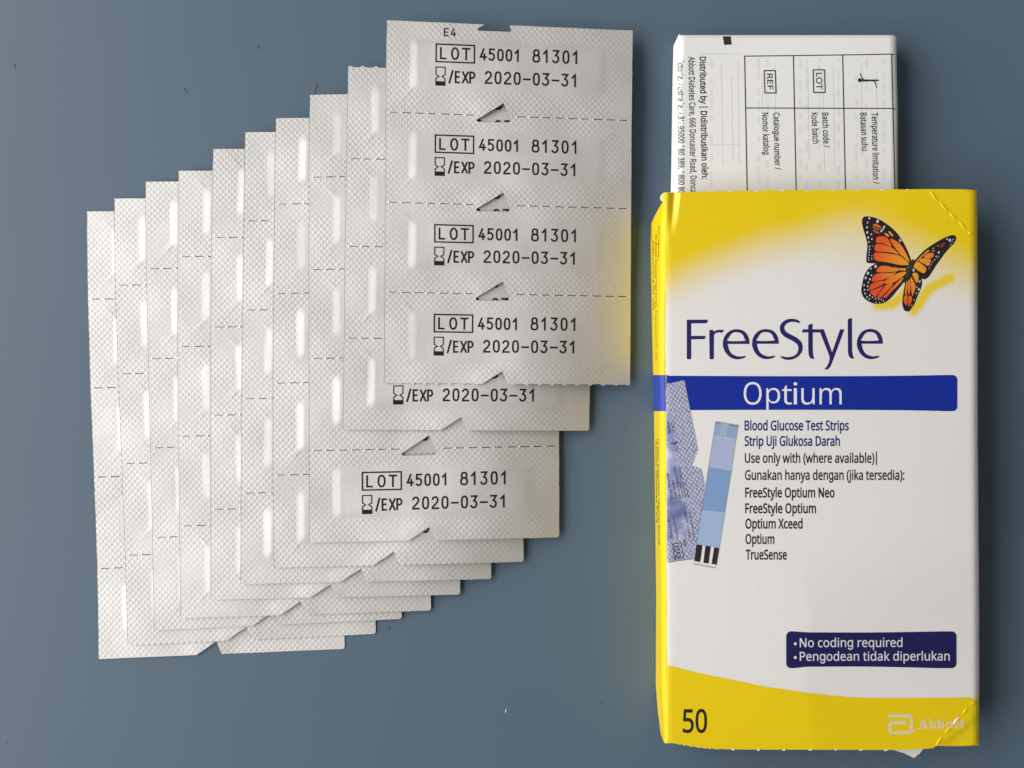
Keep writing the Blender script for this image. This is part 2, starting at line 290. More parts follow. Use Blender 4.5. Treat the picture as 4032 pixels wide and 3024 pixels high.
# ------------------------------------------------------------------ materials
class N:
    def __init__(s, name):
        s.m = bpy.data.materials.new(name); s.m.use_nodes = True
        s.t = s.m.node_tree; s.b = s.t.nodes['Principled BSDF']
    def node(s, kind, **kw):
        n = s.t.nodes.new(kind)
        for k, v in kw.items(): setattr(n, k, v)
        return n
    def link(s, a, b): s.t.links.new(a, b)
    def val(s, sock, v):
        if hasattr(v, 'is_linked') or hasattr(v, 'links'): s.link(v, sock)
        else: sock.default_value = v
    def math(s, op, a, b=None, clamp=False):
        n = s.node('ShaderNodeMath', operation=op, use_clamp=clamp)
        s.val(n.inputs[0], a)
        if b is not None: s.val(n.inputs[1], b)
        return n.outputs[0]
    def noise(s, scale, detail=3, vec=None, rough=0.5):
        n = s.node('ShaderNodeTexNoise'); n.inputs['Scale'].default_value = scale
        n.inputs['Detail'].default_value = detail; n.inputs['Roughness'].default_value = rough
        if vec is not None: s.link(vec, n.inputs['Vector'])
        return n.outputs['Fac']
    def coord(s, which='Object'): return s.node('ShaderNodeTexCoord').outputs[which]
    def bump(s, height, dist, strength=1.0):
        n = s.node('ShaderNodeBump'); n.inputs['Distance'].default_value = dist
        n.inputs['Strength'].default_value = strength
        s.link(height, n.inputs['Height']); s.link(n.outputs[0], s.b.inputs['Normal'])
        return n
    def ramp(s, fac, stops):
        n = s.node('ShaderNodeValToRGB'); e = n.color_ramp.elements
        e[0].position, e[0].color = stops[0]; e[1].position, e[1].color = stops[-1]
        for p, c in stops[1:-1]:
            q = e.new(p); q.color = c
        s.link(fac, n.inputs[0]); return n.outputs[0]

def mat_table():
    n = N('table_laminate')
    c = n.coord()
    f1 = n.noise(2600, 2, c); f2 = n.noise(14, 3, c)
    mix = n.math('ADD', n.math('MULTIPLY', f1, 0.55), n.math('MULTIPLY', f2, 0.45))
    n.link(n.ramp(mix, [(0.3, (0.079, 0.128, 0.181, 1)), (0.7, (0.091, 0.144, 0.200, 1))]), n.b.inputs['Base Color'])
    n.b.inputs['Roughness'].default_value = 0.48
    n.b.inputs['Specular IOR Level'].default_value = 0.45
    n.bump(n.noise(1500, 2, c), 0.00002, 0.5)
    return n.m

def mat_foil():
    n = N('aluminium_foil')
    uv = n.node('ShaderNodeUVMap', uv_map='uv').outputs[0]
    sp = n.node('ShaderNodeSeparateXYZ'); n.link(uv, sp.inputs[0])
    wob = n.noise(18, 2, uv)
    ux = n.math('ADD', sp.outputs[0], n.math('MULTIPLY', wob, 0.004))
    uy = n.math('ADD', sp.outputs[1], n.math('MULTIPLY', wob, -0.004))
    a = n.math('MULTIPLY', ux, 1000/23.0)
    b = n.math('MULTIPLY', uy, 1000/25.0)
    s1 = n.math('ABSOLUTE', n.math('SINE', n.math('MULTIPLY', n.math('ADD', a, b), math.pi)))
    s2 = n.math('ABSOLUTE', n.math('SINE', n.math('MULTIPLY', n.math('SUBTRACT', a, b), math.pi)))
    dia = n.math('POWER', n.math('MULTIPLY', s1, s2), 0.8)
    at = n.node('ShaderNodeAttribute', attribute_name='emboss')
    patch = n.math('MULTIPLY', n.math('ADD', n.math('MULTIPLY', n.noise(6, 2, uv), 3.6), -0.85, True), 1.25)
    emb = n.math('MULTIPLY', n.math('MULTIPLY', dia, at.outputs['Fac']), patch)
    # brushed streaks along the strip, and fine dents
    st = n.node('ShaderNodeMapping'); st.inputs['Scale'].default_value = (6, 700, 1); n.link(uv, st.inputs[0])
    streak = n.noise(1.0, 2, st.outputs[0])
    dent = n.noise(45, 3, uv)
    hgt = n.math('ADD', emb, n.math('ADD', n.math('MULTIPLY', streak, 0.05), n.math('MULTIPLY', dent, 0.9)))
    n.bump(hgt, 0.000036, 1.0)
    n.b.inputs['Base Color'].default_value = (0.68, 0.672, 0.664, 1)
    n.b.inputs['Metallic'].default_value = 0.76
    n.link(n.math('ADD', 0.60, n.math('MULTIPLY', streak, 0.12)), n.b.inputs['Roughness'])
    return n.m

def mat_plain(name, color, rough=0.5, metal=0.0, coat=0.0, grain=0.0, spec=0.5):
    n = N(name)
    if grain:
        f = n.noise(1800, 3, n.coord())
        lo = tuple(c*(1-grain) for c in color[:3])+(1,); hi = tuple(min(1, c*(1+grain)) for c in color[:3])+(1,)
        n.link(n.ramp(f, [(0.3, lo), (0.7, hi)]), n.b.inputs['Base Color'])
        n.bump(f, 0.00001, 0.6)
    else: n.b.inputs['Base Color'].default_value = color
    n.b.inputs['Roughness'].default_value = rough
    n.b.inputs['Metallic'].default_value = metal
    n.b.inputs['Coat Weight'].default_value = coat
    n.b.inputs['Specular IOR Level'].default_value = spec
    return n.m

def mat_printed(name, rough=0.42, coat=0.0, spec=0.5):
    """board whose printed colour is stored on the mesh"""
    n = N(name)
    at = n.node('ShaderNodeAttribute', attribute_name='Col')
    f = n.noise(2200, 3, n.coord())
    mx = n.node('ShaderNodeMix', data_type='RGBA', blend_type='MULTIPLY')
    mx.inputs['Factor'].default_value = 1.0
    n.link(at.outputs['Color'], mx.inputs[6])
    n.link(n.ramp(f, [(0.25, (0.93, 0.93, 0.93, 1)), (0.75, (1.0, 1.0, 1.0, 1))]), mx.inputs[7])
    n.link(mx.outputs[2], n.b.inputs['Base Color'])
    n.b.inputs['Roughness'].default_value = rough
    n.b.inputs['Coat Weight'].default_value = coat
    n.b.inputs['Coat Roughness'].default_value = 0.25
    n.b.inputs['Specular IOR Level'].default_value = spec
    n.bump(n.noise(900, 3, n.coord()), 0.000012, 0.6)
    return n.m

def mat_pouch_picture():
    n = N('printed_pouch_picture')
    uv = n.node('ShaderNodeUVMap', uv_map='uv').outputs[0]
    sp = n.node('ShaderNodeSeparateXYZ'); n.link(uv, sp.inputs[0])
    a = n.math('MULTIPLY', sp.outputs[0], 1000/17.0); b = n.math('MULTIPLY', sp.outputs[1], 1000/21.0)
    s1 = n.math('SINE', n.math('MULTIPLY', n.math('ADD', a, b), math.pi))
    s2 = n.math('SINE', n.math('MULTIPLY', n.math('SUBTRACT', a, b), math.pi))
    dia = n.math('ADD', n.math('MULTIPLY', n.math('ABSOLUTE', n.math('MULTIPLY', s1, s2)), 0.50), n.math('MULTIPLY', n.noise(70, 3, uv), 0.6))
    pat = n.ramp(dia, [(0.18, lin(104, 110, 146)), (0.46, lin(150, 154, 182)), (0.74, lin(196, 198, 214))])
    sm = n.ramp(n.noise(9, 4, uv), [(0.36, lin(96, 110, 160)), (0.5, lin(140, 148, 188)), (0.64, lin(206, 206, 222))])
    at = n.node('ShaderNodeAttribute', attribute_name='window')
    mx = n.node('ShaderNodeMix', data_type='RGBA'); n.link(at.outputs['Fac'], mx.inputs['Factor'])
    n.link(pat, mx.inputs[6]); n.link(sm, mx.inputs[7]); n.link(mx.outputs[2], n.b.inputs['Base Color'])
    n.b.inputs['Roughness'].default_value = 0.42
    return n.m

M_TABLE = mat_table()
M_FOIL = mat_foil()
M_FOILPLAIN = mat_plain('bare_foil', (0.66, 0.65, 0.63, 1), 0.5, metal=0.5)
M_EDGE = mat_plain('dark_rim', (0.10, 0.098, 0.10, 1), 0.6)  # dark grey given to the flared rim strips of the pouches
M_INK = mat_plain('black_ink', (0.010, 0.008, 0.008, 1), 0.65, spec=0.25)
M_BOARD = mat_printed('printed_board', 0.40, 0.15)
M_SIDE = mat_printed('glossy_printed_board', 0.38, 0.05, 0.25)
M_PRINT = mat_printed('print_colour', 0.42)
M_RAW = mat_plain('raw_board', (0.80, 0.77, 0.70, 1), 0.8, grain=0.08)
M_PAPER = mat_plain('white_paper', (0.80, 0.80, 0.79, 1), 0.6, grain=0.03)
M_PICTURE = mat_pouch_picture()
M_LINT = mat_plain('pale_lint', (0.5, 0.52, 0.54, 1), 0.8)
M_DARKLINT = mat_plain('dark_lint', (0.02, 0.02, 0.025, 1), 0.7)

YEL = lin(236, 205, 0); WHITE = (0.80, 0.785, 0.775, 1); BLUE = lin(4, 40, 150); NAVY = lin(24, 24, 84); INKBLUE = lin(24, 34, 124)
BLACK = (0.013, 0.012, 0.013, 1); LOGO = lin(36, 28, 96)

# ------------------------------------------------------------------ table
def slab(x0, x1, y0, y1, z0, z1, r=0.004):
    ring = lambda d, z: [(x0+d, y0+d, z), (x1-d, y0+d, z), (x1-d, y1-d, z), (x0+d, y1-d, z)]
    V = ring(0, z0)+ring(0, z1-r)+ring(r*0.3, z1-r*0.3)+ring(r, z1)
    F = [[3, 2, 1, 0], [12, 13, 14, 15]]
    for k in range(3): F += [[4*k+i, 4*k+(i+1) % 4, 4*k+4+(i+1) % 4, 4*k+4+i] for i in range(4)]
    return V, F
V, F = slab(-0.62, 0.62, -0.42, 0.42, -0.025, 0.0)
t = mk('table_top', V, F, M_TABLE, flat=True); t['kind'] = 'structure'

# ------------------------------------------------------------------ foil strips
W0, P0 = 970.0, 355.0
NOTCH_UP = [(385, 0), (465, -51), (484, 0)]
NOTCH_DN = [(385, 0), (361, 15), (357, 21), (363, 26), (486, 25), (490, 20), (489, 14), (484, 0)]

def edge(kind, side, rg):
    """points along a pouch boundary, left to right; side 'top' or 'bottom'"""
    sg = 1 if side == 'top' else -1          # direction into this pouch
    notch = NOTCH_DN if side == 'top' else NOTCH_UP
    y0 = 0 if side == 'top' else P0
    out = [(0.0, 0.0)]
    xs = [14+50.3*j for j in range(19)]
    done = False
    for x in xs:
        if x > 352 and not done:
            out += notch; done = True
        if x+36 > 380 and x < 494: continue
        if x+36 > W0-4: break
        if kind == 'perf': out += [(x, 0), (x+1, 1.6*sg), (x+35, 1.6*sg), (x+36, 0)]
        elif kind == 'torn':
            j = lambda a, b: float(rg.uniform(a, b))
            out += [(x, j(-4, 0)*sg), (x+2, j(1, 3)*sg), (x+18, j(0.5, 2.5)*sg), (x+34, j(1, 3)*sg), (x+37, j(-4, 0)*sg), (x+43, j(-5.5, -2)*sg)]
        else: out += [(x, float(rg.uniform(-.5, .5)))]
    if kind == 'cut' and side == 'bottom': out += [(W0-9, 0), (W0-3, -3), (W0, -10)]
    else: out += [(W0, 0.0)]
    return [(x, y0+y) for x, y in out]

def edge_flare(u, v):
    # dark rim strips flared outward along the left side and round the tear notches
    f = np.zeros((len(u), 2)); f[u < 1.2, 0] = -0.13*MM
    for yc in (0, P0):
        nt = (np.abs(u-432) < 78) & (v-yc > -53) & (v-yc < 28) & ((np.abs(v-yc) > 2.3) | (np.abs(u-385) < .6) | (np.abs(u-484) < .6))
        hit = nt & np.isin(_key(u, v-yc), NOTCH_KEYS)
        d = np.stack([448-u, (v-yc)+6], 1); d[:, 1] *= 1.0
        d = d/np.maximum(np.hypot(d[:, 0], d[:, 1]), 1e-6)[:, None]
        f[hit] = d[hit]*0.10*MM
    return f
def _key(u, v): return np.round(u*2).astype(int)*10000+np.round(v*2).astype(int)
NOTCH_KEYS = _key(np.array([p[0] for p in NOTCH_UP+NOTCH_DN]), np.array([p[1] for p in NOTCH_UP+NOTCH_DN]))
_shapes = {}
def pouch_shape(top, bot):
    if (top, bot) in _shapes: return _shapes[(top, bot)]
    rg = np.random.default_rng(hash_key(top, bot))
    T = edge(top, 'top', rg); B = edge(bot, 'bottom', rg)
    ys = np.arange(24, P0-14, 24)
    R = [(W0+float(rg.uniform(-.5, .5)), y) for y in ys]
    L = [(float(rg.uniform(-.9, .9)), y) for y in ys]
    ol = T+R+B[::-1]+L[::-1]
    gx = np.arange(9, W0-5, 12.0); gy = np.arange(8, P0-6, 11.5)
    X, Y = np.meshgrid(gx, gy); X = X.ravel(); Y = Y.ravel()
    keep = ~((X > 350) & (X < 496) & (Y < 32)) & ~((X > 378) & (X < 492) & (Y > P0-58))
    pts = np.stack([X, Y], 1)[keep]
    pts = pts[~((pts[:, 0] > 78) & (pts[:, 0] < 142) & (pts[:, 1] > 46) & (pts[:, 1] < 286))]
    X, Y = np.meshgrid(np.arange(80, 142, 4.0), np.arange(48, 286, 8.0)); pts = np.concatenate([pts, np.stack([X.ravel(), Y.ravel()], 1)])
    V, F = cdt([ol], pts)
    _shapes[(top, bot)] = (V, up_faces(V, F))
    return _shapes[(top, bot)]
def hash_key(a, b): return sum(ord(c)*(i+3) for i, c in enumerate(a+b))

def sdf_rrect(u, v, x0, y0, x1, y1, r):
    cx, cy, hx, hy = (x0+x1)/2, (y0+y1)/2, (x1-x0)/2, (y1-y0)/2
    qx = np.abs(u-cx)-hx+r; qy = np.abs(v-cy)-hy+r
    return r-np.hypot(np.maximum(qx, 0), np.maximum(qy, 0))-np.minimum(np.maximum(qx, qy), 0)   # inside positive

class Sheet:
    def __init__(s, i, L, R, spread=0):
        s.i = i; s.L = np.array(L, float); s.R = np.array(R, float); s.n = len(L)-1
        s.base = (0.30+0.80*i)*MM
        g = np.random.default_rng(100+i)
        s.ph = g.uniform(0, 6.28, 12); s.am = g.uniform(0.5, 1.2, (s.n, 8)); s.du = g.uniform(-8, 8); s.dv = g.uniform(-6, 6, s.n)
        s.A = min(0.80*i*0.72, 5.4)*MM
    def px(s, k, u, v):
        u = np.asarray(u, float); v = np.asarray(v, float)
        a = u/W0; b = v/P0
        l = s.L[k]*(1-b)[..., None]+s.L[k+1]*b[..., None]
        r = s.R[k]*(1-b)[..., None]+s.R[k+1]*b[..., None]
        return l*(1-a)[..., None]+r*a[..., None]
    def pocket(s, k, u, v):
        d = sdf_rrect(u, v, 92+s.du, 60+s.dv[k], 872, 270+s.dv[k], 34)
        t = np.clip(d/32, 0, 1)
        h = 0.8*t+0.2*t*t*(3-2*t)
        long = 1-0.55*smooth(420, 860, u)          # the pocket flattens toward its far end
        return h*long, smooth(-6, 14, d)*(1-0.35*smooth(700, 880, u))
    def z(s, k, u, v):
        u = np.asarray(u, float); v = np.asarray(v, float); y = v+P0*k
        p = s.px(k, u, v); X, Y = p[..., 0], p[..., 1]
        hp, m = s.pocket(k, u, v)
        z = hp*0.31*s.am[k, 0]
        # gentle waves shared by the pile, and each sheet's own
        z = z+0.13*np.sin(X/150+Y/310+1)+0.16*np.sin(Y/95+X/420)+0.055*np.sin(X/70-Y/120+2)
        z = z+0.11*np.sin(u/130+s.ph[0])*np.sin(y/170+s.ph[1])+0.030*np.sin(u/48+y/37+s.ph[2])+0.028*np.sin(u/33-y/58+s.ph[3])
        # little creases that run out from the pocket corners
        for cx, cy, dx, dy, j in ((92, 62, -1, -1, 1), (92, 268, -1, 1, 2), (870, 70, 1, -.7, 3), (870, 262, 1, .8, 4)):
            L = math.hypot(dx, dy); tx, ty = dx/L, dy/L
            al = (u-cx)*tx+(v-cy)*ty; ac = -(u-cx)*ty+(v-cy)*tx
            z = z+0.13*(s.am[k, j]-0.6)*np.exp(-(ac/6.0)**2)*smooth(-40, 0, al)*(1-smooth(10, 70, al))
        # the foil stands up a little round each tear notch
        for yn in range(1, s.n+1): z = z+0.46*np.exp(-((u-432)/62)**2-((y-P0*yn+22)/34)**2)
        # soft puckers inside the pocket
        z = z+0.05*m*s.am[k, 5]*np.sin((u-90)/95+s.ph[4]+k)*np.sin((v-60)/60+s.ph[5])
        z = z*MM
        # ends that hang over the pile bend down to the table
        fr = np.clip((u-500)/470, 0, 1)**2.0
        ft = np.clip((250-y)/250, 0, 1)**1.7
        z = s.base+z-s.A*fr*(0.25+0.75*smooth(0.2, 0.8, y/(P0*s.n)))-0.45*s.A*ft
        return np.maximum(z, 0.22*MM)
    def world(s, k, u, v, lift=0.0):
        p = s.px(k, u, v)
        return P(p[..., 0], p[..., 1], s.z(k, u, v)+lift)

# single-line characters of the batch print (x 0..1, y 0..1 downward)
def oval(x0, y0, x1, y1, n=16, p=2.6):
    t = np.arange(n)/n*2*math.pi
    c, q = np.cos(t), np.sin(t)
    return [((x0+x1)/2+(x1-x0)/2*math.copysign(abs(a)**(2/p), a), (y0+y1)/2+(y1-y0)/2*math.copysign(abs(b)**(2/p), b)) for a, b in zip(c, q)]
def arc(cx, cy, rx, ry, a0, a1, n=8):
    return [(cx+rx*math.cos(math.radians(a0+(a1-a0)*i/n)), cy+ry*math.sin(math.radians(a0+(a1-a0)*i/n))) for i in range(n+1)]
STROKES = {
 '0': [('c', oval(.08, 0, .92, 1))],
 'O': [('c', oval(0, 0, 1, 1, 18, 2.1))],
 '1': [('o', [(.12, .28), (.58, 0), (.58, 1)])],
 '2': [('o', arc(.48, .27, .42, .27, -165, 35)+[(.55, .62), (.12, .86), (.06, 1), (.98, 1)])],
 '3': [('o', [(.08, 0), (.88, 0), (.46, .4)]+arc(.42, .7, .46, .3, -70, 150))],
 '4': [('o', [(.55, 0), (.02, .74), (.98, .74)]), ('o', [(.66, .46), (.66, 1)])],
 '5': [('o', [(.9, 0), (.14, 0), (.12, .42)]+arc(.42, .68, .46, .32, -95, 140))],
 '8': [('c', oval(.12, 0, .88, .46, 14)), ('c', oval(.02, .46, .98, 1, 14))],
 'L': [('o', [(.02, 0), (.02, 1), (.98, 1)])],
 'T': [('o', [(0, 0), (1, 0)]), ('o', [(.5, 0), (.5, 1)])],
 'E': [('o', [(.95, 0), (.05, 0), (.05, 1), (.95, 1)]), ('o', [(.05, .48), (.85, .48)])],
 'X': [('o', [(0, 0), (1, 1)]), ('o', [(1, 0), (0, 1)])],
 'P': [('o', [(.05, 1), (.05, 0)]+arc(.5, .27, .45, .27, -90, 90)+[(.05, .54)])],
 '/': [('o', [(1, -.12), (0, 1.12)])],
 '-': [('o', [(0, .55), (1, .55)])],
}
def finer(pts, step, closed=False):
    pts = [tuple(p) for p in pts]; loop = pts+pts[:1] if closed else pts; out = []
    for (a, b), (c, d) in zip(loop[:-1], loop[1:]):
        n = max(1, int(math.hypot(c-a, d-b)/step))
        out += [(a+(c-a)*i/n, b+(d-b)*i/n) for i in range(n)]
    return out if closed else out+[pts[-1]]
def stroke_text(items, w):
    parts = []
    for ch, x, y, cw, chh in items:
        for kind, pl in STROKES[ch]:
            q = np.array([(x+a*cw, y+b*chh) for a, b in pl])
            q = np.array(finer(q, 7, kind == 'c'))
            if kind == 'o':            # lengthen the ends a little, as round pen ends do
                d = q[0]-q[1]; q[0] = q[0]+d/np.hypot(*d)*w*0.4
                d = q[-1]-q[-2]; q[-1] = q[-1]+d/np.hypot(*d)*w*0.4
            parts.append(ribbon(q, w, kind == 'c'))
    return join(parts)

def lot_print():
    it = [('L', 216, 98, 20, 41), ('O', 260, 97, 25, 43), ('T', 303, 98, 27, 42)]
    it += [(c, 373+33.6*i, 96, 23, 42) for i, c in enumerate('45001')]
    it += [(c, 581+39.0*i, 92, 25, 46) for i, c in enumerate('81301')]
    it += [('/', 251, 190, 13, 38)]
    it += [('E', 275, 189, 16, 41), ('X', 304, 189, 20, 41), ('P', 332, 189, 19, 41)]
    it += [(c, 393+37.8*i, 184, 25, 44) for i, c in enumerate('2020-03-31')]
    a = stroke_text(it, 6.9)
    box = ribbon(finer([(198, 84), (349, 84), (349, 152), (198, 152)], 7, True), 5.5, True)
    # hourglass mark
    g = [(198, 173), (234, 173), (234, 202), (222, 209), (234, 217), (234, 243), (198, 243), (198, 217), (210, 209), (198, 202)]
    hg = ribbon(finer(g, 7, True), 4.2, True)
    sand = ribbon([(198+6*i, 235.5) for i in range(7)], 15)
    return join([a, box, hg, sand])
LOT = lot_print()
def e4_print():
    return stroke_text([('E', 229, 23, 16, 27), ('4', 256, 22, 19, 29)], 4.6)

def rows(xl, yl, w, dy):
    """left and right row ends from left x's, left y's, width and right-side rise"""
    L = list(zip(xl, yl)); R = [(x+w, y+d) for (x, y), d in zip(L, dy)]
    return L, R
SHEETS = []
def add_sheet(xl, yl, w, dy): 
    L, R = rows(xl, yl, w, dy); s = Sheet(len(SHEETS), L, R); SHEETS.append(s)
lerpx = lambda *p: list(p)
add_sheet([343, 347, 357, 371, 384, 389.5], [833, 1178, 1528, 1879, 2239, 2595], 968, [-8, -14, -22, -28, -34, -40])
add_sheet([451, 455, 466, 481, 494, 505], [782, 1123, 1472, 1826, 2187, 2540], 975, [-8, -14, -24, -32, -40, -44])
add_sheet([574, 577, 585, 593, 602, 609], [716, 1058, 1413, 1764, 2117, 2482], 973, [-10, -16, -24, -32, -40, -45])
add_sheet([704, 701, 700, 702, 708, 713], [673, 1010, 1365, 1718, 2071, 2434], 984, [-6, -10, -14, -20, -25, -30])
add_sheet([840, 834, 830, 829, 830, 831], [587, 935, 1288, 1635, 2006, 2362], 981, [-4, -8, -12, -16, -19, -21])
add_sheet([966, 961, 956, 952, 950, 949], [521, 870, 1221, 1570, 1942, 2300], 985, [-8, -10, -12, -15, -18, -20])
add_sheet([1087, 1082, 1078, 1076, 1076, 1080], [466, 804, 1156, 1509, 1871, 2236], 982, [-14, -15, -17, -20, -22, -24])
add_sheet([1221, 1218, 1217, 1218, 1219, 1220], [374, 698, 1062, 1412, 1775, 2137], 982, [-22, -22, -21, -20, -19, -21])
add_sheet([1372, 1366, 1360, 1356, 1352], [262, 624, 969, 1331, 1692], 968, [26, 22, 16, 10, 4])
add_sheet([1524, 1520, 1518, 1516, 1514], [80, 441, 796, 1150, 1509], 967, [40, 34, 26, 18, 7])

FAN = [
 "lowest foil strip of the fan, lying flat on the table, farthest from the yellow box",
 "second foil strip up from the table, resting on the lowest strip of the fan",
 "third foil strip up from the table, lying between the second and the fourth",
 "fourth foil strip up from the table, lying between the third and the fifth",
 "fifth foil strip up from the table, lying in the middle of the fan",
 "sixth foil strip up from the table, partly under the strip three below the topmost",
 "foil strip directly under the one whose only whole LOT print is at its foot",
 "foil strip third from the top, with one whole LOT print at its foot",
 "shorter foil strip with ragged torn top, just under the topmost, showing only an EXP line",
 "topmost foil strip with E4 at its torn edge and four whole LOT prints",
]
for s, lab in zip(SHEETS, FAN):
    mid = s.world(s.n//2, np.array([W0/2]), np.array([0.0]))[0]
    root = empty('foil_strip', (mid[0], mid[1], 0.0), lab, 'foil strip', 'foil strips fanned out on the table')
    for k in range(s.n):
        top = 'perf' if k else ('torn' if s.i == 8 else 'cut')
        bot = 'perf' if k < s.n-1 else ('torn' if s.i == 9 else 'cut')
        V2, F = pouch_shape(top, bot)
        u, v = V2[:, 0], V2[:, 1]
        vv = v
        Vw = s.world(k, u, vv)
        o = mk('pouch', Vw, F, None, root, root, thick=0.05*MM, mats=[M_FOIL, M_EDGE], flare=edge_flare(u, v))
        q = mk.src; u, v, F_ = u[q], v[q], F
        me = o.data
        hp, m = s.pocket(k, u, v)
        margin = 1-0.6*smooth(860, 960, u)
        emb = (1-m)*margin*(0.75+0.35*s.am[k, 6])
        me.attributes.new('emboss', 'FLOAT', 'POINT').data.foreach_set('value', emb.astype(np.float32))
        uvl = me.uv_layers.new(name='uv')
        li = np.empty(len(me.loops), dtype=np.int32); me.loops.foreach_get('vertex_index', li)
        uvv = np.stack([u/1000+0.37*s.i, (v+P0*k)/1000+0.83*s.i], 1)[li]
        uvl.data.foreach_set('uv', uvv.astype(np.float32).ravel())
        if k < s.n-1:
            bu = []
            for j in range(19):
                x = 14+50.3*j
                if x+44 > 372 and x < 500 or x+36 > W0-4: continue
                bu += [(x-1, 8.0)] if (j*7+k*3+s.i) % 3 else [(x-1, 9.0), (x+36, 6.0)]
            BVs, BFs = [], []
            for bx_, bl in bu:
                o_ = len(BVs)
                for a_, b_, c_ in ((-2.0, -bl/2, 0), (-2.0, bl/2, 0), (0.6, bl/2-1, .06), (0.6, -bl/2+1, .06), (1.8, bl/2, 0), (1.8, -bl/2, 0)): BVs.append((bx_+a_, P0+b_, c_))
                BFs += [[o_, o_+3, o_+2, o_+1], [o_+3, o_+5, o_+4, o_+2]]
            BVs = np.array(BVs)
            vv_ = BVs[:, 1]
            zb_ = s.world(k, BVs[:, 0], np.minimum(vv_, P0), BVs[:, 2]*MM+0.01*MM)
            nx_ = s.world(k+1, BVs[:, 0], np.maximum(vv_-P0, 0), BVs[:, 2]*MM+0.01*MM)
            pb = mk('perforation_burr', np.where((vv_ > P0)[:, None], nx_, zb_), BFs, M_FOILPLAIN, o, root, flat=True, kind='stuff')
        LV, LF = LOT if not (s.i == 9 and k == 0) else join([LOT, e4_print()])
        du = s.du*1.2 + (12 if s.i == 7 else 0)
        dvv = {9: 0, 8: 11}.get(s.i, 4)
        Lw = s.world(k, LV[:, 0]+du, LV[:, 1]+dvv, 0.045*MM)
        pr = mk('batch_print', Lw, up_faces(LV, LF), M_INK, o, root, flat=True)

# ------------------------------------------------------------------ leaflet
LZ = 9.6*MM
lx0 = lambda y: np.interp(y, [137, 150, 300, 500, 750, 1200], [2672, 2666, 2662, 2659, 2655, 2652])
lx1 = lambda y: np.interp(y, [137, 150, 260, 420, 750, 1200], [3520, 3531, 3531, 3535, 3535, 3534])
def leaf_z(x, y):
    x = np.asarray(x, float); y = np.asarray(y, float)
    dl = np.clip((x-lx0(y))/34, 0, 1); dr = np.clip((lx1(y)-x)/30, 0, 1); dt = np.clip((y-138)/26, 0, 1)
    q = lambda t: 1-np.sqrt(np.maximum(0, 1-(1-t)**2))
    z = LZ-1.7*MM*q(dl)-1.3*MM*q(dr)-1.2*MM*q(dt)
    return z+0.20*MM*np.sin(x/170+y/260)+0.09*MM*np.sin(y/90-x/300)+0.25*MM*smooth(500, 760, y)*smooth(2650, 3000, x)
lroot = empty('leaflet', tuple(P(3095, 500, 0)), 'thick white folded instruction leaflet poking out of the open end of the yellow box', 'leaflet')
# top sheet with rounded folds, closed underneath
LYB = 1250
nx, ny = 84, 74
ts = np.concatenate([np.linspace(0, .05, 12)**1.0, np.linspace(.06, .94, nx-24), np.linspace(.95, 1, 12)])
ysl = np.concatenate([138+np.linspace(0, 1, 10)**1.6*30, np.linspace(180, LYB, ny-10)])
Vp, Fp = [], []
for y in ysl:
    a, b = lx0(y), lx1(y)
    x = a+ts*(b-a)
    Vp.append(P(x, np.full_like(x, y), leaf_z(x, y)))
Vp = np.concatenate(Vp); n0 = len(ts)
Fp = [[j*n0+i, (j+1)*n0+i, (j+1)*n0+i+1, j*n0+i+1] for j in range(len(ysl)-1) for i in range(n0-1)]
# outer loop of the top sheet drops as a folded wall of paper
def ring_idx():
    r = [i for i in range(n0)]+[j*n0+n0-1 for j in range(1, len(ysl))]
    r += [(len(ysl)-1)*n0+i for i in range(n0-2, -1, -1)]+[j*n0 for j in range(len(ysl)-2, 0, -1)]
    return r
RI = ring_idx()
lw = mk('outer_sheet', Vp, Fp, M_PAPER, lroot, lroot)
# the stack of folded leaves below it, each its own layer
cen = Vp[RI].mean(0)
zs_top = Vp[RI][:, 2].copy()
for li in range(5):
    za = 0.3*MM+(7.6*MM)*(li/5); zb = 0.3*MM+(7.6*MM)*((li+0.86)/5)
    loop = Vp[RI].copy()
    sh = 1-0.004-0.003*(li % 2)
    xy = cen[:2]+(loop[:, :2]-cen[:2])*sh
    n = len(RI)
    mid = (za+zb)/2; bul = 1+0.0035
    xm = cen[:2]+(loop[:, :2]-cen[:2])*sh*bul
    VV = np.concatenate([np.c_[xy, np.full(n, za)], np.c_[xm, np.full(n, mid)], np.c_[xy, np.full(n, zb)]])
    FF = [[k*n+(i+1) % n, k*n+i, (k+1)*n+i, (k+1)*n+(i+1) % n] for k in range(2) for i in range(n)]
    FF += [list(range(n)), list(range(2*n, 3*n))[::-1]]
    mk('folded_leaf', VV, FF, M_PAPER, lroot, lroot)

def leaf_print(name, V, F, color, lift=0.03):
    V = np.asarray(V, float)
    z = leaf_z(V[:, 0], V[:, 1])+lift*MM
    return mk(name, P(V[:, 0], V[:, 1], z), up_faces(V, F), M_PRINT, lw, lroot, flat=True, col=color)
INK = (0.028, 0.027, 0.028, 1)
def dense(pts, step=30):
    out = []
    for (a, b), (c, d) in zip(pts[:-1], pts[1:]):
        n = max(1, int(math.hypot(c-a, d-b)/step))
        out += [(a+(c-a)*i/n, b+(d-b)*i/n) for i in range(n)]
    return out+[pts[-1]]
grid = []
for p in (((2932, 221), (2943, 800)), ((3124, 219), (3136, 800)), ((3318, 216), (3330, 800)), ((3511, 214), (3525, 800))):
    grid.append(ribbon(dense(list(p)), 4.4))
grid.append(ribbon(dense([(2930, 221), (3120, 219), (3400, 215), (3505, 213), (3530, 215)], 8), 4.0))
grid.append(ribbon(dense([(2936, 425), (3200, 426), (3510, 427), (3534, 431)], 8), 4.0))
leaf_print('table_rule', *join(grid), INK)
ghost = []
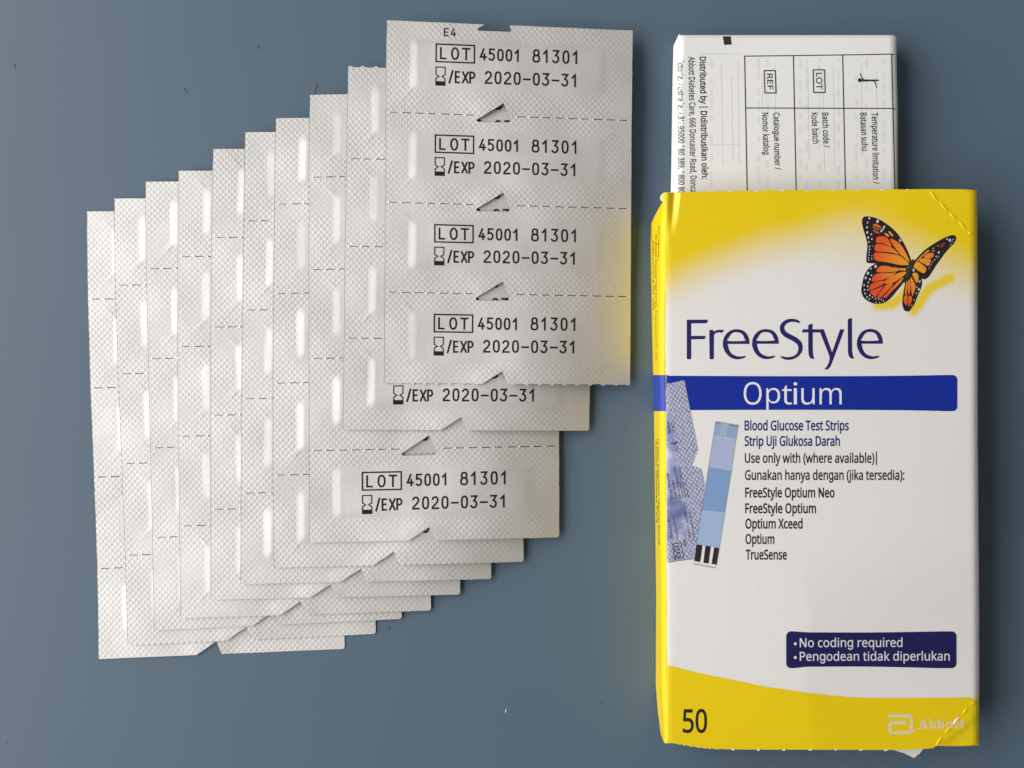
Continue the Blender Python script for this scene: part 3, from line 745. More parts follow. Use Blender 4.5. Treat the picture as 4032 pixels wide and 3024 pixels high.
for x in (2840, 2880, 2905, 3000, 3050, 3180, 3240, 3280, 3390, 3450):
    ghost.append(ribbon(dense([(x, 235+7*(x % 11)), (x+6, 700-9*(x % 13))]), 2.2))
for y in (213, 571): ghost.append(ribbon(dense([(2755, y), (2915, y-2)]), 2.5))
leaf_print('show_through', *join(ghost), (0.66, 0.66, 0.66, 1), 0.02)
blot = []
g2 = np.random.default_rng(5)
for x in (2800, 2985, 3020, 3150, 3175, 3225, 3300, 3370, 3410, 3480):
    y = 230.0
    while y < 730:
        l = g2.uniform(12, 46)
        blot.append(ribbon(dense([(x, y), (x+1, y+l)]), float(g2.uniform(9, 13)))); y += l+g2.uniform(6, 60)
leaf_print('show_through', *join(blot), (0.765, 0.765, 0.76, 1), 0.015)
def vtext(s, x, y0, y1, cap, bold=0.0, dx=0):
    return text_px(s, x, y0, x+dx, y1, cap, bold)
lt = [("Temperature limitation /", 3432, 444, 725, 24), ("Batasan suhu", 3387.5, 444, 594, 24), ("Batch code /", 3237, 444, 582, 24), ("Kode batch", 3195, 444, 566, 24), ("Catalogue number /", 3045, 444, 669, 24), ("Nomor katalog", 3001, 444, 609, 24)]
for s_, x, y0, y1, cap in lt: leaf_print('lettering', *vtext(s_, x, y0, y1, cap, 0.028, 6), INK)
leaf_print('lettering', *vtext("Distributed by | Didistribusikan oleh:", 2755, 223, 705, 24, 0.04, 9), INK)
leaf_print('lettering', *vtext("Abbott Diabetes Care, 666 Doncaster Road, Doncaster", 2711, 223, 800, 24, 0.025, 9), INK)
leaf_print('lettering', *vtext("Victoria, Australia, ABN 95000 180 389, 1800 80", 2668, 226, 762, 24, 0.03, 3), INK)
def boxed(s, x0, y0, x1, y1, dx):
    fr = ribbon([(x0, y0), (x1, y0), (x1+dx, y1), (x0+dx, y1)], 4.5, True)
    V, F = text_px(s, x0+11, y0+12, x0+11+dx*.8, y1-12, x1-x0-22, 0.02)
    return join([fr, (V, F)])
leaf_print('catalogue_symbol', *boxed('REF', 3009, 278, 3053, 366, 3), INK)
leaf_print('batch_symbol', *boxed('LOT', 3202, 275, 3247, 364, 2), INK)
th = [ribbon(catmull([(3387, 289), (3392, 302), (3401, 314), (3412, 318)], 4, False), 4), ribbon([(3387, 316), (3410, 317), (3460, 316)], [11, 8, 6]), ribbon(catmull([(3418, 318), (3436, 318), (3446, 326), (3452, 346)], 4, False), 4), disc(3385, 316, 8)]
leaf_print('temperature_symbol', *join(th), INK)
mk_ = [(2846, 143), (2878, 143), (2881, 175), (2851, 177)]
leaf_print('fold_mark', *cdt([dense(mk_+mk_[:1], 6)[:-1]], [(2855+6*i, 150+6*j) for i in range(4) for j in range(4)]), INK)

# ------------------------------------------------------------------ carton
BH = 17*MM
xe = lambda y: np.interp(y, [757, 850, 1300, 1650, 2350, 2927], [2630, 2625, 2619.5, 2622, 2626, 2628])     # front panel's left fold
xr = lambda y: np.interp(y, [745, 1700, 2400, 2940], [3848, 3850, 3855, 3856])
def front_z(x, y):
    x = np.asarray(x, float); y = np.asarray(y, float)
    z = 0*x
    z = z-1.6*MM*(1-np.sqrt(np.maximum(0, 1-np.clip((x-(xr(y)-26))/26.5, 0, 1)**2)))           # rounded fold on the far side
    z = z-0.18*MM*np.clip((xe(y)+14-x)/14, 0, 1)**2
    # handling crease low on the panel
    xc = np.interp(y, [2000, 2290, 2450, 2560, 2700, 2950], [3120, 3166, 3188, 3176, 3172, 3215])
    g = smooth(2080, 2480, y)
    z = z-g*0.046*S*np.where(x > xc-12, np.where(x > xc+12, x-xc, (x-xc+12)**2/48), 0)
    z = z+0.95*MM*(1-((x-3230)/620)**2)*np.sin(np.clip((y-740)/2200, 0, 1)*3.14)**0.5-0.2*MM
    z = z+0.10*MM*np.sin((x-2620)/390)*np.sin((y-740)/690)+0.03*MM*np.sin(x/130+y/170)
    # crushed corner by the leaflet
    d = 1.25*MM*(1-smooth(770, 945, y))
    xv = np.interp(y, [757, 860, 940], [2654, 2647, 2637])
    t = np.where(x < xv, 1-(xv-x)/27, 1-(x-xv)/(17+0.05*(945-np.minimum(y, 945))))
    z = z-d*np.clip(t, 0, 1)
    z = z-0.045*MM*np.maximum(0, 2626-x)*(y < 830)
    # corner pressed in along the perforation at the foot
    cr = (x-3687)*0.62+(y-2937)*0.785
    z = z-0.30*MM*smooth(0, 30, cr)*smooth(2740, 2800, y)*(1-smooth(40, 200, cr)*0.7)
    return BH+z
def front_colour(x, y):
    """printed yellow fading to white, with the soft print behind the butterfly"""
    yc = np.interp(x, [2620, 2700, 2800, 3000, 3200, 3400, 3600, 3750, 3860], [1150, 1105, 1060, 985, 945, 950, 1010, 1075, 1120])
    hw = np.interp(x, [2620, 2800, 3200, 3400, 3860], [120, 115, 120, 170, 150])
    f = 1-smooth(-1, 1, (y-yc)/hw)
    # paler sweep coming in from the middle
    sw = np.exp(-((y-(960-0.10*(x-3200)))/90)**2)*smooth(3150, 3330, x)*(1-smooth(3330, 3560, x))
    f = f*(1-0.30*sw)
    def band(pts, w):
        d = np.full(x.shape, 1e9)
        for (a, b), (c, e) in zip(pts[:-1], pts[1:]):
            L2 = (c-a)**2+(e-b)**2
            t = np.clip(((x-a)*(c-a)+(y-b)*(e-b))/L2, 0, 1)
            d = np.minimum(d, np.hypot(x-a-t*(c-a), y-b-t*(e-b)))
        return 1-smooth(w*0.35, w*1.5, d)
    f = np.maximum(f, band([(3455, 1202), (3510, 1200), (3560, 1160), (3590, 1110)], 22)*0.95)
    f = np.maximum(f, band([(3597, 1222), (3625, 1185), (3660, 1135), (3700, 1115), (3745, 1093)], 24)*0.95)
    f = np.where(y > np.interp(x, [2627, 2748, 2922, 3000, 3121, 3170, 3326, 3466, 3856], [2617, 2649, 2684, 2701, 2719, 2726, 2743, 2748, 2746])+9, 1.0, f)
    f = f[..., None]
    return np.array(WHITE)*(1-f)+np.array(YEL)*f

croot = empty('cardboard_box', tuple(P(3230, 1850, 0)), 'opened yellow and white test strip box with a butterfly, lying flat on the table', 'box')
NUB_T = [2872, 2974, 3075, 3176, 3277, 3377, 3471, 3569]
NUB_B = [2887, 2987, 3087, 3189, 3289, 3387, 3485]
ol = [(2617, 794), (2604, 791), (2601, 781), (2603, 770), (2612, 760), (2622, 757), (2654, 757.5), (2760, 754), (2830, 752)]
topy = lambda x: np.interp(x, [2830, 3050, 3300, 3700, 3840], [752, 748.5, 747, 744.5, 748.5])
for x in NUB_T: ol += [(x-40, topy(x-40)), (x-13, topy(x)), (x-7, topy(x)+4), (x+8, topy(x)+4.5), (x+13, topy(x))]
ol += [(3640, 744.5), (3700, 744.5), (3800, 745.5), (3834, 748), (3845, 755)]
for y in np.arange(790, 2925, 30.0): ol.append((float(xr(y)), y))
ol += [(3855, 2930), (3850, 2936), (3790, 2938), (3689, 2937), (3681, 2941), (3675, 2946), (3639, 2949), (3587, 2952), (3560, 2951), (3530, 2953)]
boty = lambda x: np.interp(x, [2649, 2699, 2760, 2798, 2900, 3500], [2925, 2935, 2944, 2948, 2951.5, 2953])
for x in NUB_B[::-1]: ol += [(x+38, boty(x)), (x+13, boty(x)), (x+9, boty(x)-2.5), (x-9, boty(x)-2.5), (x-13, boty(x))]
ol += [(2835, 2949), (2820, 2950.5), (2798, 2946), (2770, 2946), (2740, 2939), (2720, 2939.5), (2699, 2933), (2670, 2931), (2649, 2925), (2632, 2927)]
for y in np.arange(2900, 800, -30.0): ol.append((float(xe(y)), y))
gx, gy = np.meshgrid(np.arange(2634, 3822, 13.0), np.arange(762, 2918, 13.0))
g1 = np.stack([gx.ravel(), gy.ravel()], 1)
gx, gy = np.meshgrid(np.arange(2629, 2690, 3.0), np.arange(760, 960, 7.0))
g2_ = np.stack([gx.ravel(), gy.ravel()], 1)
g1 = g1[~((g1[:, 0] < 2692) & (g1[:, 1] < 962))]
g3 = np.array([(x, y) for y in np.arange(762, 2930, 26.0) for x in (3824, 3828, 3832, 3836, 3840, 3844, 3847)])
gx, gy = np.meshgrid(np.arange(3640, 3815, 6.5), np.arange(2750, 2930, 6.5))
g4 = np.stack([gx.ravel()+1.1, gy.ravel()+1.3], 1)
gx, gy = np.meshgrid(np.arange(3095, 3235, 6.5), np.arange(2080, 2930, 13.0))
g5 = np.stack([gx.ravel()+2.1, gy.ravel()+3.3], 1)
FV, FF = cdt([ol], np.concatenate([g1, g2_, g3, g4, g5]))
FF = up_faces(FV, FF)
fp = mk('front_panel', P(FV[:, 0], FV[:, 1], front_z(FV[:, 0], FV[:, 1])), FF, M_BOARD, croot, croot, col=front_colour(FV[:, 0], FV[:, 1]), thick=0.35*MM)

def carton_print(name, parts, color, lift=0.03, parent=None, col=None):
    V, F = parts; V = np.asarray(V, float)
    z = front_z(V[:, 0], V[:, 1])+lift*MM
    return mk(name, P(V[:, 0], V[:, 1], z), up_faces(V, F), M_PRINT, parent or fp, croot, flat=True, col=color if col is None else col)

# left side panel: rounded bright edge, then the wall down to the table
sfold = lambda y: np.interp(y, [792, 881, 1300, 1650, 2350, 2700, 2927], [2612, 2605, 2596, 2598, 2605, 2606, 2617])
sfoot = lambda y: np.interp(y, [792, 815, 850, 881, 960, 1300, 1612, 2340, 2700, 2800, 2890, 2927], [2611, 2597, 2578, 2564, 2561, 2567, 2574.5, 2583.5, 2582, 2590, 2602, 2616])
zfoot = lambda y: np.interp(y, [792, 881, 920, 2680, 2890, 2927], [13.5, 2.0, 0.3, 0.3, 6.0, 14.0])*MM
zfold = BH-1.5*MM
def side_pt(t, y):
    """t 0 at the fold with the front, 1 at the lower end of the rounded edge, 2 at the foot"""
    y = np.asarray(y, float); t = np.asarray(t, float)+0*y
    a, b, c = xe(y), sfold(y), sfoot(y)
    w = np.clip(t, 0, 1); k = np.clip(t-1, 0, 1)
    x = a+(b-a)*w
    z0 = front_z(a+0.5, np.maximum(y, 835))
    z = z0+(BH-1.5*MM-z0)*w**1.7+0.05*MM*np.sin(y/37)*np.sin(w*3.14)+0.03*MM*np.sin(y/14)*np.sin(w*3.14)
    x = x+(c-b)*k; z = z+(zfoot(y)-zfold)*k
    x = x-1.2*np.sin(k*3.14)*np.sin(y/260)
    return x, y, z
ysd = sorted(set([794, 800, 808, 816, 826, 838, 852, 866, 881, 900, 930, 1476.5, 1619]+list(np.arange(960, 1470, 24.0))+list(np.arange(1490, 1612, 20.0))+list(np.arange(1630, 2880, 24.0))+[2890, 2905, 2918, 2926]))
tsd = [0, .2, .4, .6, .8, 1.0, 1.06, 1.25, 1.5, 1.75, 2.0]
SV, SC = [], []
for y in ysd:
    for tt in tsd:
        x, yy, z = side_pt(tt, y); SV.append(P(x, yy, z))
SV = np.array(SV).reshape(-1, 3); nt = len(tsd)
SF = [[j*nt+i, j*nt+i+1, (j+1)*nt+i+1, (j+1)*nt+i] for j in range(len(ysd)-1) for i in range(nt-1)]
sp_ = mk('side_panel', SV, SF, M_SIDE, croot, croot, col=YEL, thick=(-0.28*MM, 0, 0.15*MM))
# the band carries on round the fold
BV, yb = [], np.linspace(1476.5, 1619, 10)
for y in yb:
    for tt in tsd:
        x, yy, z = side_pt(tt, y); BV.append(P(x-0.9, yy, z+0.05*MM))
mk('blue_band', np.array(BV).reshape(-1, 3), [[j*nt+i, j*nt+i+1, (j+1)*nt+i+1, (j+1)*nt+i] for j in range(9) for i in range(nt-1)], M_SIDE, sp_, croot, col=lin(40, 66, 165))
# tiny lines printed down the side
def side_text(s, y0, y1, t0, t1):
    V, F, adv = text2d(s, 0.0)
    a, b = V[:, 0].min(), V[:, 0].max()
    y = y0+(V[:, 0]-a)/(b-a)*(y1-y0); tt = t0+(t1-t0)*V[:, 1]
    x, yy, z = side_pt(tt, y)
    q = np.stack([V[:, 0], -V[:, 1]], 1)
    return mk('lettering', P(x-0.7, yy, z+0.02*MM), [f[::-1] for f in up_faces(q, F)], M_PRINT, sp_, croot, flat=True, col=lin(60, 52, 10))
side_text("Contents:", 890, 1020, 1.30, 1.16)
side_text("- 50 Blood Glucose Test Strips, Instructions for use", 910, 1420, 1.56, 1.40)
side_text("- Instructions for use", 930, 1220, 1.80, 1.66)
side_text("In Vitro Diagnostic Medical Device", 1728, 2145, 1.42, 1.18)
side_text("Abbott Diabetes Care", 1735, 2060, 1.75, 1.52)

# back, far side and end flaps
def wall(name, a, b, z0, z1, th, mat, col=None):
    """upright board between two world xy points"""
    a = np.array(a); b = np.array(b); d = b-a; nrm = np.array([-d[1], d[0]])/np.hypot(*d)*th
    q = [a, b, b+nrm, a+nrm]
    V = [(x, y, z0) for x, y in q]+[(x, y, z1) for x, y in q]
    F = [[3, 2, 1, 0], [4, 5, 6, 7], [0, 1, 5, 4], [1, 2, 6, 5], [2, 3, 7, 6], [3, 0, 4, 7]]
    return mk(name, V, F, mat, croot, croot, flat=True, col=col)
pR0 = P(3842, 758, BH-1.5*MM); pR1 = P(3847, 2928, BH-1.5*MM)
wall('side_panel', pR1[:2], pR0[:2], 0.4*MM, BH-4.8*MM, 0.3*MM, M_SIDE, YEL)
bl0 = P(2572, 900, 0.3*MM); bl1 = P(2586, 2690, 0.3*MM)
bx = [(bl0[0]+0.002, bl0[1]+0.004), (bl1[0]+0.002, bl1[1]-0.010), (pR1[0], pR1[1]), (pR0[0], pR0[1])]
V = [(x, y, z) for z in (0.05*MM, 0.28*MM) for x, y in bx]
mk('back_panel', V, [[0, 3, 2, 1][::-1], [4, 5, 6, 7], [0, 1, 5, 4], [1, 2, 6, 5], [2, 3, 7, 6], [3, 0, 4, 7]], M_RAW, croot, croot, flat=True)
# white inner flap whose corner shows past the torn foot
fz = 11*MM
fl = [(3200, 2870), (3504, 2949), (3560, 2966), (3593, 2982), (3601, 2984), (3608, 2977), (3622, 2966), (3636, 2949), (3660, 2900), (3640, 2860)]
FLV, FLF = cdt([fl]); FLF = up_faces(FLV, FLF)
mk('inner_flap', P(FLV[:, 0], FLV[:, 1], fz-(FLV[:, 1]-2860)*0.01*MM), FLF, M_PAPER, croot, croot, flat=True, thick=0.3*MM)

# torn perforation nubs: bare board fibres
nb = []
zb = []
def nub(x, y, s, w=13, h=6):
    q = [(x-w, y-s*2), (x-w*.6, y+s*h*.55), (x-w*.1, y+s*h*.85), (x+w*.35, y+s*h), (x+w*.8, y+s*h*.4), (x+w, y-s*2)]
    nb.append((np.array(q, float), [[0, 1, 2, 3, 4, 5]]))
for x in NUB_B: nub(x+rng.uniform(-2, 2), boty(x)-1, 1, rng.uniform(8, 12), rng.uniform(3.5, 6))
for x in NUB_T: nub(x, topy(x)+4.5, -1, 12, rng.uniform(3, 6))
for x in np.arange(2640, 2800, 14): nub(x+rng.uniform(-3, 3), boty(x)-2, 1, rng.uniform(5, 8), rng.uniform(2, 5))
nub(3842, 750, -1, 6, 3); nub(3851, 2934, 1, 5, 4)
for V, F in nb:
    mk('torn_tab', P(V[:, 0], V[:, 1], front_z(V[:, 0], np.clip(V[:, 1], 750, 2940))-0.12*MM), up_faces(V, F), M_RAW, croot, croot, flat=True)
ear = ribbon([(2611, 761), (2603, 770), (2601.5, 781), (2604, 790)], [1, 3, 4, 1.5])
mk('torn_corner', P(ear[0][:, 0], ear[0][:, 1], front_z(ear[0][:, 0], ear[0][:, 1])+0.06*MM), up_faces(*ear), M_RAW, croot, croot, flat=True)

# score cuts across two corners: each cut is a slit with a raised lip
def score(a, b, lift=0.26, w=7.0, white=False):
    a = np.array(a, float); b = np.array(b, float); d = b-a; L = np.hypot(*d); d /= L; n = np.array([-d[1], d[0]])
    if n[0] > 0: n = -n
    V, Z = [], []
    k = 6
    for i in range(k+1):
        t = i/k; c = a+d*L*t
        e = math.sin(math.pi*min(1, max(0, 0.06+t*0.88)))**0.5
        for off, zz in ((w*1.0, 0.015), (w*0.15, lift), (-w*0.25, lift*0.7), (-w*0.45, 0.01)):
            V.append(c+n*off*e); Z.append(zz*e+0.005)
    V = np.array(V); Z = np.array(Z)*MM
    F = [[j*4+i, (j+1)*4+i, (j+1)*4+i+1, j*4+i+1] for j in range(k) for i in range(3)]
    col = np.tile(np.array(YEL), (len(V), 1))
    if white: col[1::4] = WHITE; col[0::4] = WHITE
    mk('score_cut', P(V[:, 0], V[:, 1], front_z(V[:, 0], V[:, 1])+Z), up_faces(V, F), M_PRINT, fp, croot, col=col)
for a, b in (((3665, 752), (3690, 788)), ((3704, 796), (3733, 831)), ((3742, 838), (3765, 863)), ((3779, 873), (3805, 903)), ((3812, 912), (3834, 919))): score(a, b)
for a, b, wh in (((3687, 2936), (3711, 2903), False), ((3722, 2888), (3745, 2865), False), ((3754, 2854), (3778, 2825), True), ((3792, 2811), (3812, 2790), False), ((3822, 2772), (3849, 2768), False)): score(a, b, 0.30, 8.0, wh)

# printed areas
def area_poly(outline, step=12):
    xs = [p[0] for p in outline]; ys = [p[1] for p in outline]
    gx, gy = np.meshgrid(np.arange(min(xs)+5, max(xs)-3, step), np.arange(min(ys)+5, max(ys)-3, step))
    return cdt([outline], np.stack([gx.ravel(), gy.ravel()], 1))
foot = [(2748, 2649), (2922, 2684), (3000, 2701), (3121, 2719), (3170, 2726.5), (3326, 2743), (3466, 2748), (3653, 2748), (3853, 2746)]
ylow = [(float(xe(2617))+1, 2617)]+[tuple(p) for p in catmull([(2627, 2617)]+foot, 4, False)[1:]]
yl = ylow[:-1]+[(3851.5, 2746)]+[(3852, y) for y in range(2780, 2925, 24)]+[(3849, 2933), (3790, 2936), (3690, 2935), (3679, 2939), (3670, 2944), (3587, 2950), (3500, 2950.5)]
yl += [(x, boty(x)-3.2) for x in range(3460, 2800, -40)]+[(2700, 2932), (2650, 2923), (2633, 2924)]+[(float(xe(y))+1, y) for y in range(2900, 2625, -24)]
yp = carton_print('yellow_footer', area_poly(yl, 13), YEL, 0.035)
bnd = carton_print('blue_band', area_poly([(2623, 1476.5)]+rrect(2700, 1476.5, 3769.5, 1619, 19, (1, 1, 0, 0))[:-2]+[(2623, 1619)]+[(2622.5, y) for y in (1590, 1560, 1530, 1500)]), BLUE, 0.05)
bdg = carton_print('navy_badge', area_poly(rrect(3095.5, 2486, 3766, 2631, 19)), NAVY, 0.06)

# lettering on the front
A = lambda pts, n=5: [(2670+x*.18083, 1230+y*.18083) for x, y in (catmull(pts, n) if n > 1 else pts)]
B = lambda pts, n=5: [(3050+x*.20796, 1230+y*.20796) for x, y in (catmull(pts, n) if n > 1 else pts)]
Fg = [(188, 160), (650, 158), (640, 200), (632, 225), (615, 236), (285, 240), (285, 512), (600, 510), (590, 555), (580, 575), (565, 582), (285, 588), (285, 1005), (265, 1018), (238, 1022), (205, 1018), (188, 1005)]
rg_ = [(678, 392), (700, 382), (725, 378), (755, 384), (770, 395), (782, 415), (830, 390), (890, 378), (1002, 380), (978, 420), (955, 448), (920, 438), (880, 435), (840, 442), (805, 460), (785, 485), (780, 510), (778, 1005), (755, 1018), (730, 1022), (700, 1018), (684, 1005)]
eo = [(1553, 688), (1555, 640), (1535, 545), (1480, 450), (1400, 390), (1300, 368), (1200, 375), (1100, 420), (1030, 495), (988, 580), (973, 680), (985, 770), (1030, 870), (1100, 950), (1190, 1005), (1290, 1022), (1390, 1008), (1455, 982), (1474, 962), (1462, 948), (1430, 950), (1340, 962), (1240, 940), (1160, 890), (1110, 810), (1085, 720), (1083, 688)]
eh = [(1085, 622), (1445, 618), (1440, 570), (1415, 500), (1360, 450), (1280, 432), (1200, 440), (1140, 490), (1102, 555)]
def letter_e(f):
    # keep the bar's ends crisp: smooth only the curves
    o_ = list(map(tuple, catmull(eo[:-1]+[eo[-1]], 4)))
    parts = []
    V, F = cdt([[f(p) for p in eo[:1]+list(map(tuple, catmull(eo[1:-1], 4, False)))+eo[-1:]]])
    hole = [f(p) for p in list(map(tuple, catmull(eh, 3)))]
    VV, FFc = cdt([[f(p) for p in eo[:1]+list(map(tuple, catmull(eo[1:-1], 4, False)))+eo[-1:]], hole])
    # drop the triangles of the counter
    hx = np.array(hole)
    def inside(p):
        c = False; n = len(hx)
        for i in range(n):
            a, b = hx[i], hx[(i+1) % n]
            if (a[1] > p[1]) != (b[1] > p[1]) and p[0] < (b[0]-a[0])*(p[1]-a[1])/(b[1]-a[1])+a[0]: c = not c
        return c
    return VV, [t for t in FFc if not inside(VV[t].mean(0))]
Sg = [(482, 190), (465, 160), (400, 130), (320, 120), (230, 135), (150, 185), (105, 250), (100, 320), (120, 390), (180, 455), (260, 500), (340, 540), (410, 590), (445, 640), (448, 700), (425, 770), (380, 815), (300, 842), (220, 845), (125, 830), (112, 845), (150, 875), (220, 897), (300, 897), (390, 870), (460, 820), (515, 750), (532, 670), (520, 590), (480, 530), (420, 480), (340, 435), (260, 395), (205, 350), (184, 300), (195, 250), (230, 210), (290, 185), (370, 180), (460, 200)]
ty = [(637, 242), (660, 225), (718, 212), (718, 320), (930, 320), (1088, 755), (1240, 320), (1322, 320), (1090, 950), (1060, 1020), (1020, 1070), (980, 1085), (945, 1075), (990, 1020), (1030, 940), (1042, 870), (1035, 820), (862, 380), (722, 380), (722, 740), (735, 830), (752, 882), (700, 880), (660, 850), (642, 780), (637, 700), (637, 380), (516, 380), (532, 320), (637, 320)]
lg = [(1384, 135), (1410, 118), (1465, 108), (1467, 720), (1478, 800), (1503, 875), (1480, 880), (1440, 868), (1405, 830), (1388, 760)]
fa = lambda dx, dy: (lambda p: (2670+(p[0]+dx)*.18083, 1230+(p[1]+dy)*.18083))
fb = lambda p: (3050+(1556+(p[0]-973)*494/582)*.20796, 1230+(315+(p[1]-368)*570/654)*.20796)
word = [cdt([A(Fg, 1)]), cdt([A(rg_, 1)]), letter_e(fa(0, 0)), letter_e(fa(637, -4)), cdt([B(Sg, 3)]), cdt([B(ty, 1)]), cdt([B(lg, 1)]), letter_e(fb)]
carton_print('large_lettering', join(word), LOGO, 0.035)
C_ = lambda x, y: (2880+x*.226, 1480+y*.226)
om = []
for ch, x0, y0, x1, y1, b in (('O', 215, 108, 525, 502, -.008), ('p', 608, 212, 848, 590, -.008), ('t', 880, 170, 1052, 500, -.004), ('i', 1082, 110, 1146, 496, .0), ('u', 1218, 214, 1450, 500, -.008), ('m', 1535, 210, 1920, 496, -.008)):
    a = C_(x0, y0); b_ = C_(x1, y1); om.append(fit_px(ch, a[0], a[1], b_[0], b_[1], b))
carton_print('band_lettering', join(om), (0.82, 0.82, 0.84, 1), 0.07)
tl = [("Blood Glucose Test Strips", 2931.5, 3342, 1694, INKBLUE, .036), ("Strip Uji Glukosa Darah", 2931.5, 3307, 1755, INKBLUE, .036),
      ("Use only with (where available)|", 2932.5, 3453, 1822, BLACK, .030), ("Gunakan hanya dengan (jika tersedia):", 2933, 3561, 1889, BLACK, .030),
      ("FreeStyle Optium Neo", 2934, 3286, 1958, BLACK, .036), ("FreeStyle Optium", 2934, 3213, 2020, BLACK, .036),
      ("Optium Xceed", 2934.5, 3160, 2080.5, BLACK, .036), ("Optium", 2935, 3049, 2141, BLACK, .036), ("TrueSense", 2936, 3098, 2202.5, BLACK, .036)]
for s_, a, b, y, c, bo in tl: carton_print('lettering', text_px(s_, a, y, b, y, 37, bo), c)
carton_print('strip_count', fit_px('50', 2688, 2791, 2784, 2887, .022), lin(40, 30, 20), 0.07)
carton_print('badge_lettering', join([text_px("No coding required", 3149, 2548, 3553.5, 2547, 35, .012), text_px("Pengodean tidak diperlukan", 3149, 2602, 3739.5, 2600.5, 35, .012), disc(3131.5, 2535, 6), disc(3131.5, 2589, 6)]), (0.72, 0.72, 0.76, 1), 0.10)
# maker's mark
D_ = lambda pts: [(3440+x*.1989, 2760+y*.1989) for x, y in pts]
mk_path = [(292, 295), (690, 295)]+[(690+60*math.sin(math.radians(a)), 355-60*math.cos(math.radians(a))) for a in (20, 45, 70, 90)]
mk_path += [(750, 575)]+[(700+50*math.cos(math.radians(a)), 575+52*math.sin(math.radians(a))) for a in (0, 30, 60, 90)]+[(375, 627)]
mk_path += [(375-50*math.sin(math.radians(a)), 577+50*math.cos(math.radians(a))) for a in (30, 60, 90)]+[(325, 480)]+[(375-50*math.cos(math.radians(a)), 480-50*math.sin(math.radians(a))) for a in (20, 45, 70, 90)]+[(648, 430)]
carton_print('maker_emblem', ribbon(D_(mk_path), 13.2), lin(226, 212, 178), 0.07)
aw = []
aw.append(ribbon(D_([(915, 545), (985, 362)]), 6)); aw.append(ribbon(D_([(975, 362), (1050, 545)]), 11)); aw.append(ribbon(D_([(935, 490), (1035, 490)]), 5))
for ch, x0, y0, x1, y1 in (('b', 1118, 358, 1240, 548), ('b', 1275, 358, 1405, 548), ('o', 1440, 402, 1565, 550), ('t', 1600, 365, 1690, 550), ('t', 1712, 365, 1800, 550)):
    (a, b), (c, d) = D_([(x0, y0)])[0], D_([(x1, y1)])[0]; aw.append(fit_px(ch, a, b, c, d, .06))
for x0, x1, y in ((880, 970, 545), (1010, 1092, 545), (1098, 1150, 362), (1258, 1310, 362), (1100, 1130, 545), (1262, 1290, 545)):
    q = np.array(D_([(x0, y-10), (x1, y-10), (x1, y+8), (x0, y+8)])); aw.append((q, [[0, 1, 2, 3]]))
carton_print('maker_lettering', join(aw), lin(226, 212, 178), 0.07)

# picture of a foil pouch and a test strip
pk = [(2628, 1510), (2695, 1497), (2718, 1617), (2738, 1715), (2748, 1770), (2724, 1832), (2762, 1847), (2774, 1905), (2768, 1980), (2752, 2080), (2740, 2190), (2735, 2198), (2640, 2212), (2629, 2213)]+[(float(xe(y))+2, y) for y in range(2200, 1520, -30)]
PV, PF = area_poly(pk, 9)
po = carton_print('pouch_picture', (PV, PF), BLACK, 0.06)
po.data.materials.clear(); po.data.materials.append(M_PICTURE)
ang = math.radians(10.5)
pu = (PV[:, 0]-2690)*math.cos(ang)-(PV[:, 1]-1500)*math.sin(ang); pv = (PV[:, 0]-2690)*math.sin(ang)+(PV[:, 1]-1500)*math.cos(ang)
uvl = po.data.uv_layers.new(name='uv'); li = np.empty(len(po.data.loops), dtype=np.int32); po.data.loops.foreach_get('vertex_index', li)
uvl.data.foreach_set('uv', (np.stack([pu, pv], 1)/1000)[li].astype(np.float32).ravel())
win = (1-smooth(-84, -70, pu+0.0*pv-(-0.0)))*smooth(90, 108, pv)*(1-smooth(600, 618, pv))
po.data.attributes.new('window', 'FLOAT', 'POINT').data.foreach_set('value', win.astype(np.float32))
PI_ = lin(52, 50, 84)
def ptext(s, x, y0, L, cap, bold=0.02):
    a = math.radians(11)
    return text_px(s, x, y0, x-L*math.sin(a), y0-L*math.cos(a), cap, bold)
pt_ = [ptext("Blood Glucose", 2651, 1965, 105, 11), ptext("Test Strips", 2667, 1963, 75, 11), ptext("Abbott Diabetes Care", 2682, 1962, 125, 7), ptext("Range Road", 2692, 1961, 66, 6.5), ptext("Witney, Oxon", 2702, 1960, 120, 6.5), ptext("Device", 2713, 1957, 60, 6.5) if False else ptext("Oxon 30", 2713, 1957, 60, 6.5),
       ptext("Store", 2650, 2118, 76, 8), ptext("Instructions", 2672, 2124, 96, 8), ptext("Batch code", 2720, 2115, 100, 7.5), ptext("Glucose Care", 2738, 2118, 105, 7.5), ptext("30C", 2704, 2150, 30, 10),
       ptext("4C", 2674, 1780, 22, 10), ptext("Store", 2640, 1705, 45, 8), ptext("4C", 2660, 1708, 46, 8)] if 'w' in GLYPHS else []
fr = ribbon([(2647, 2142), (2681, 2137), (2692, 2195), (2657, 2202)], 3, True)
pt_ += [fr, ptext("IVD", 2681, 2194, 48, 20, .03), ribbon([(2624, 1749), (2645, 1747), (2668, 1742)], [3, 4, 6]), ribbon([(2655, 1747), (2664, 1757)], 3)]
carton_print('pouch_lettering', join(pt_), PI_, 0.085)

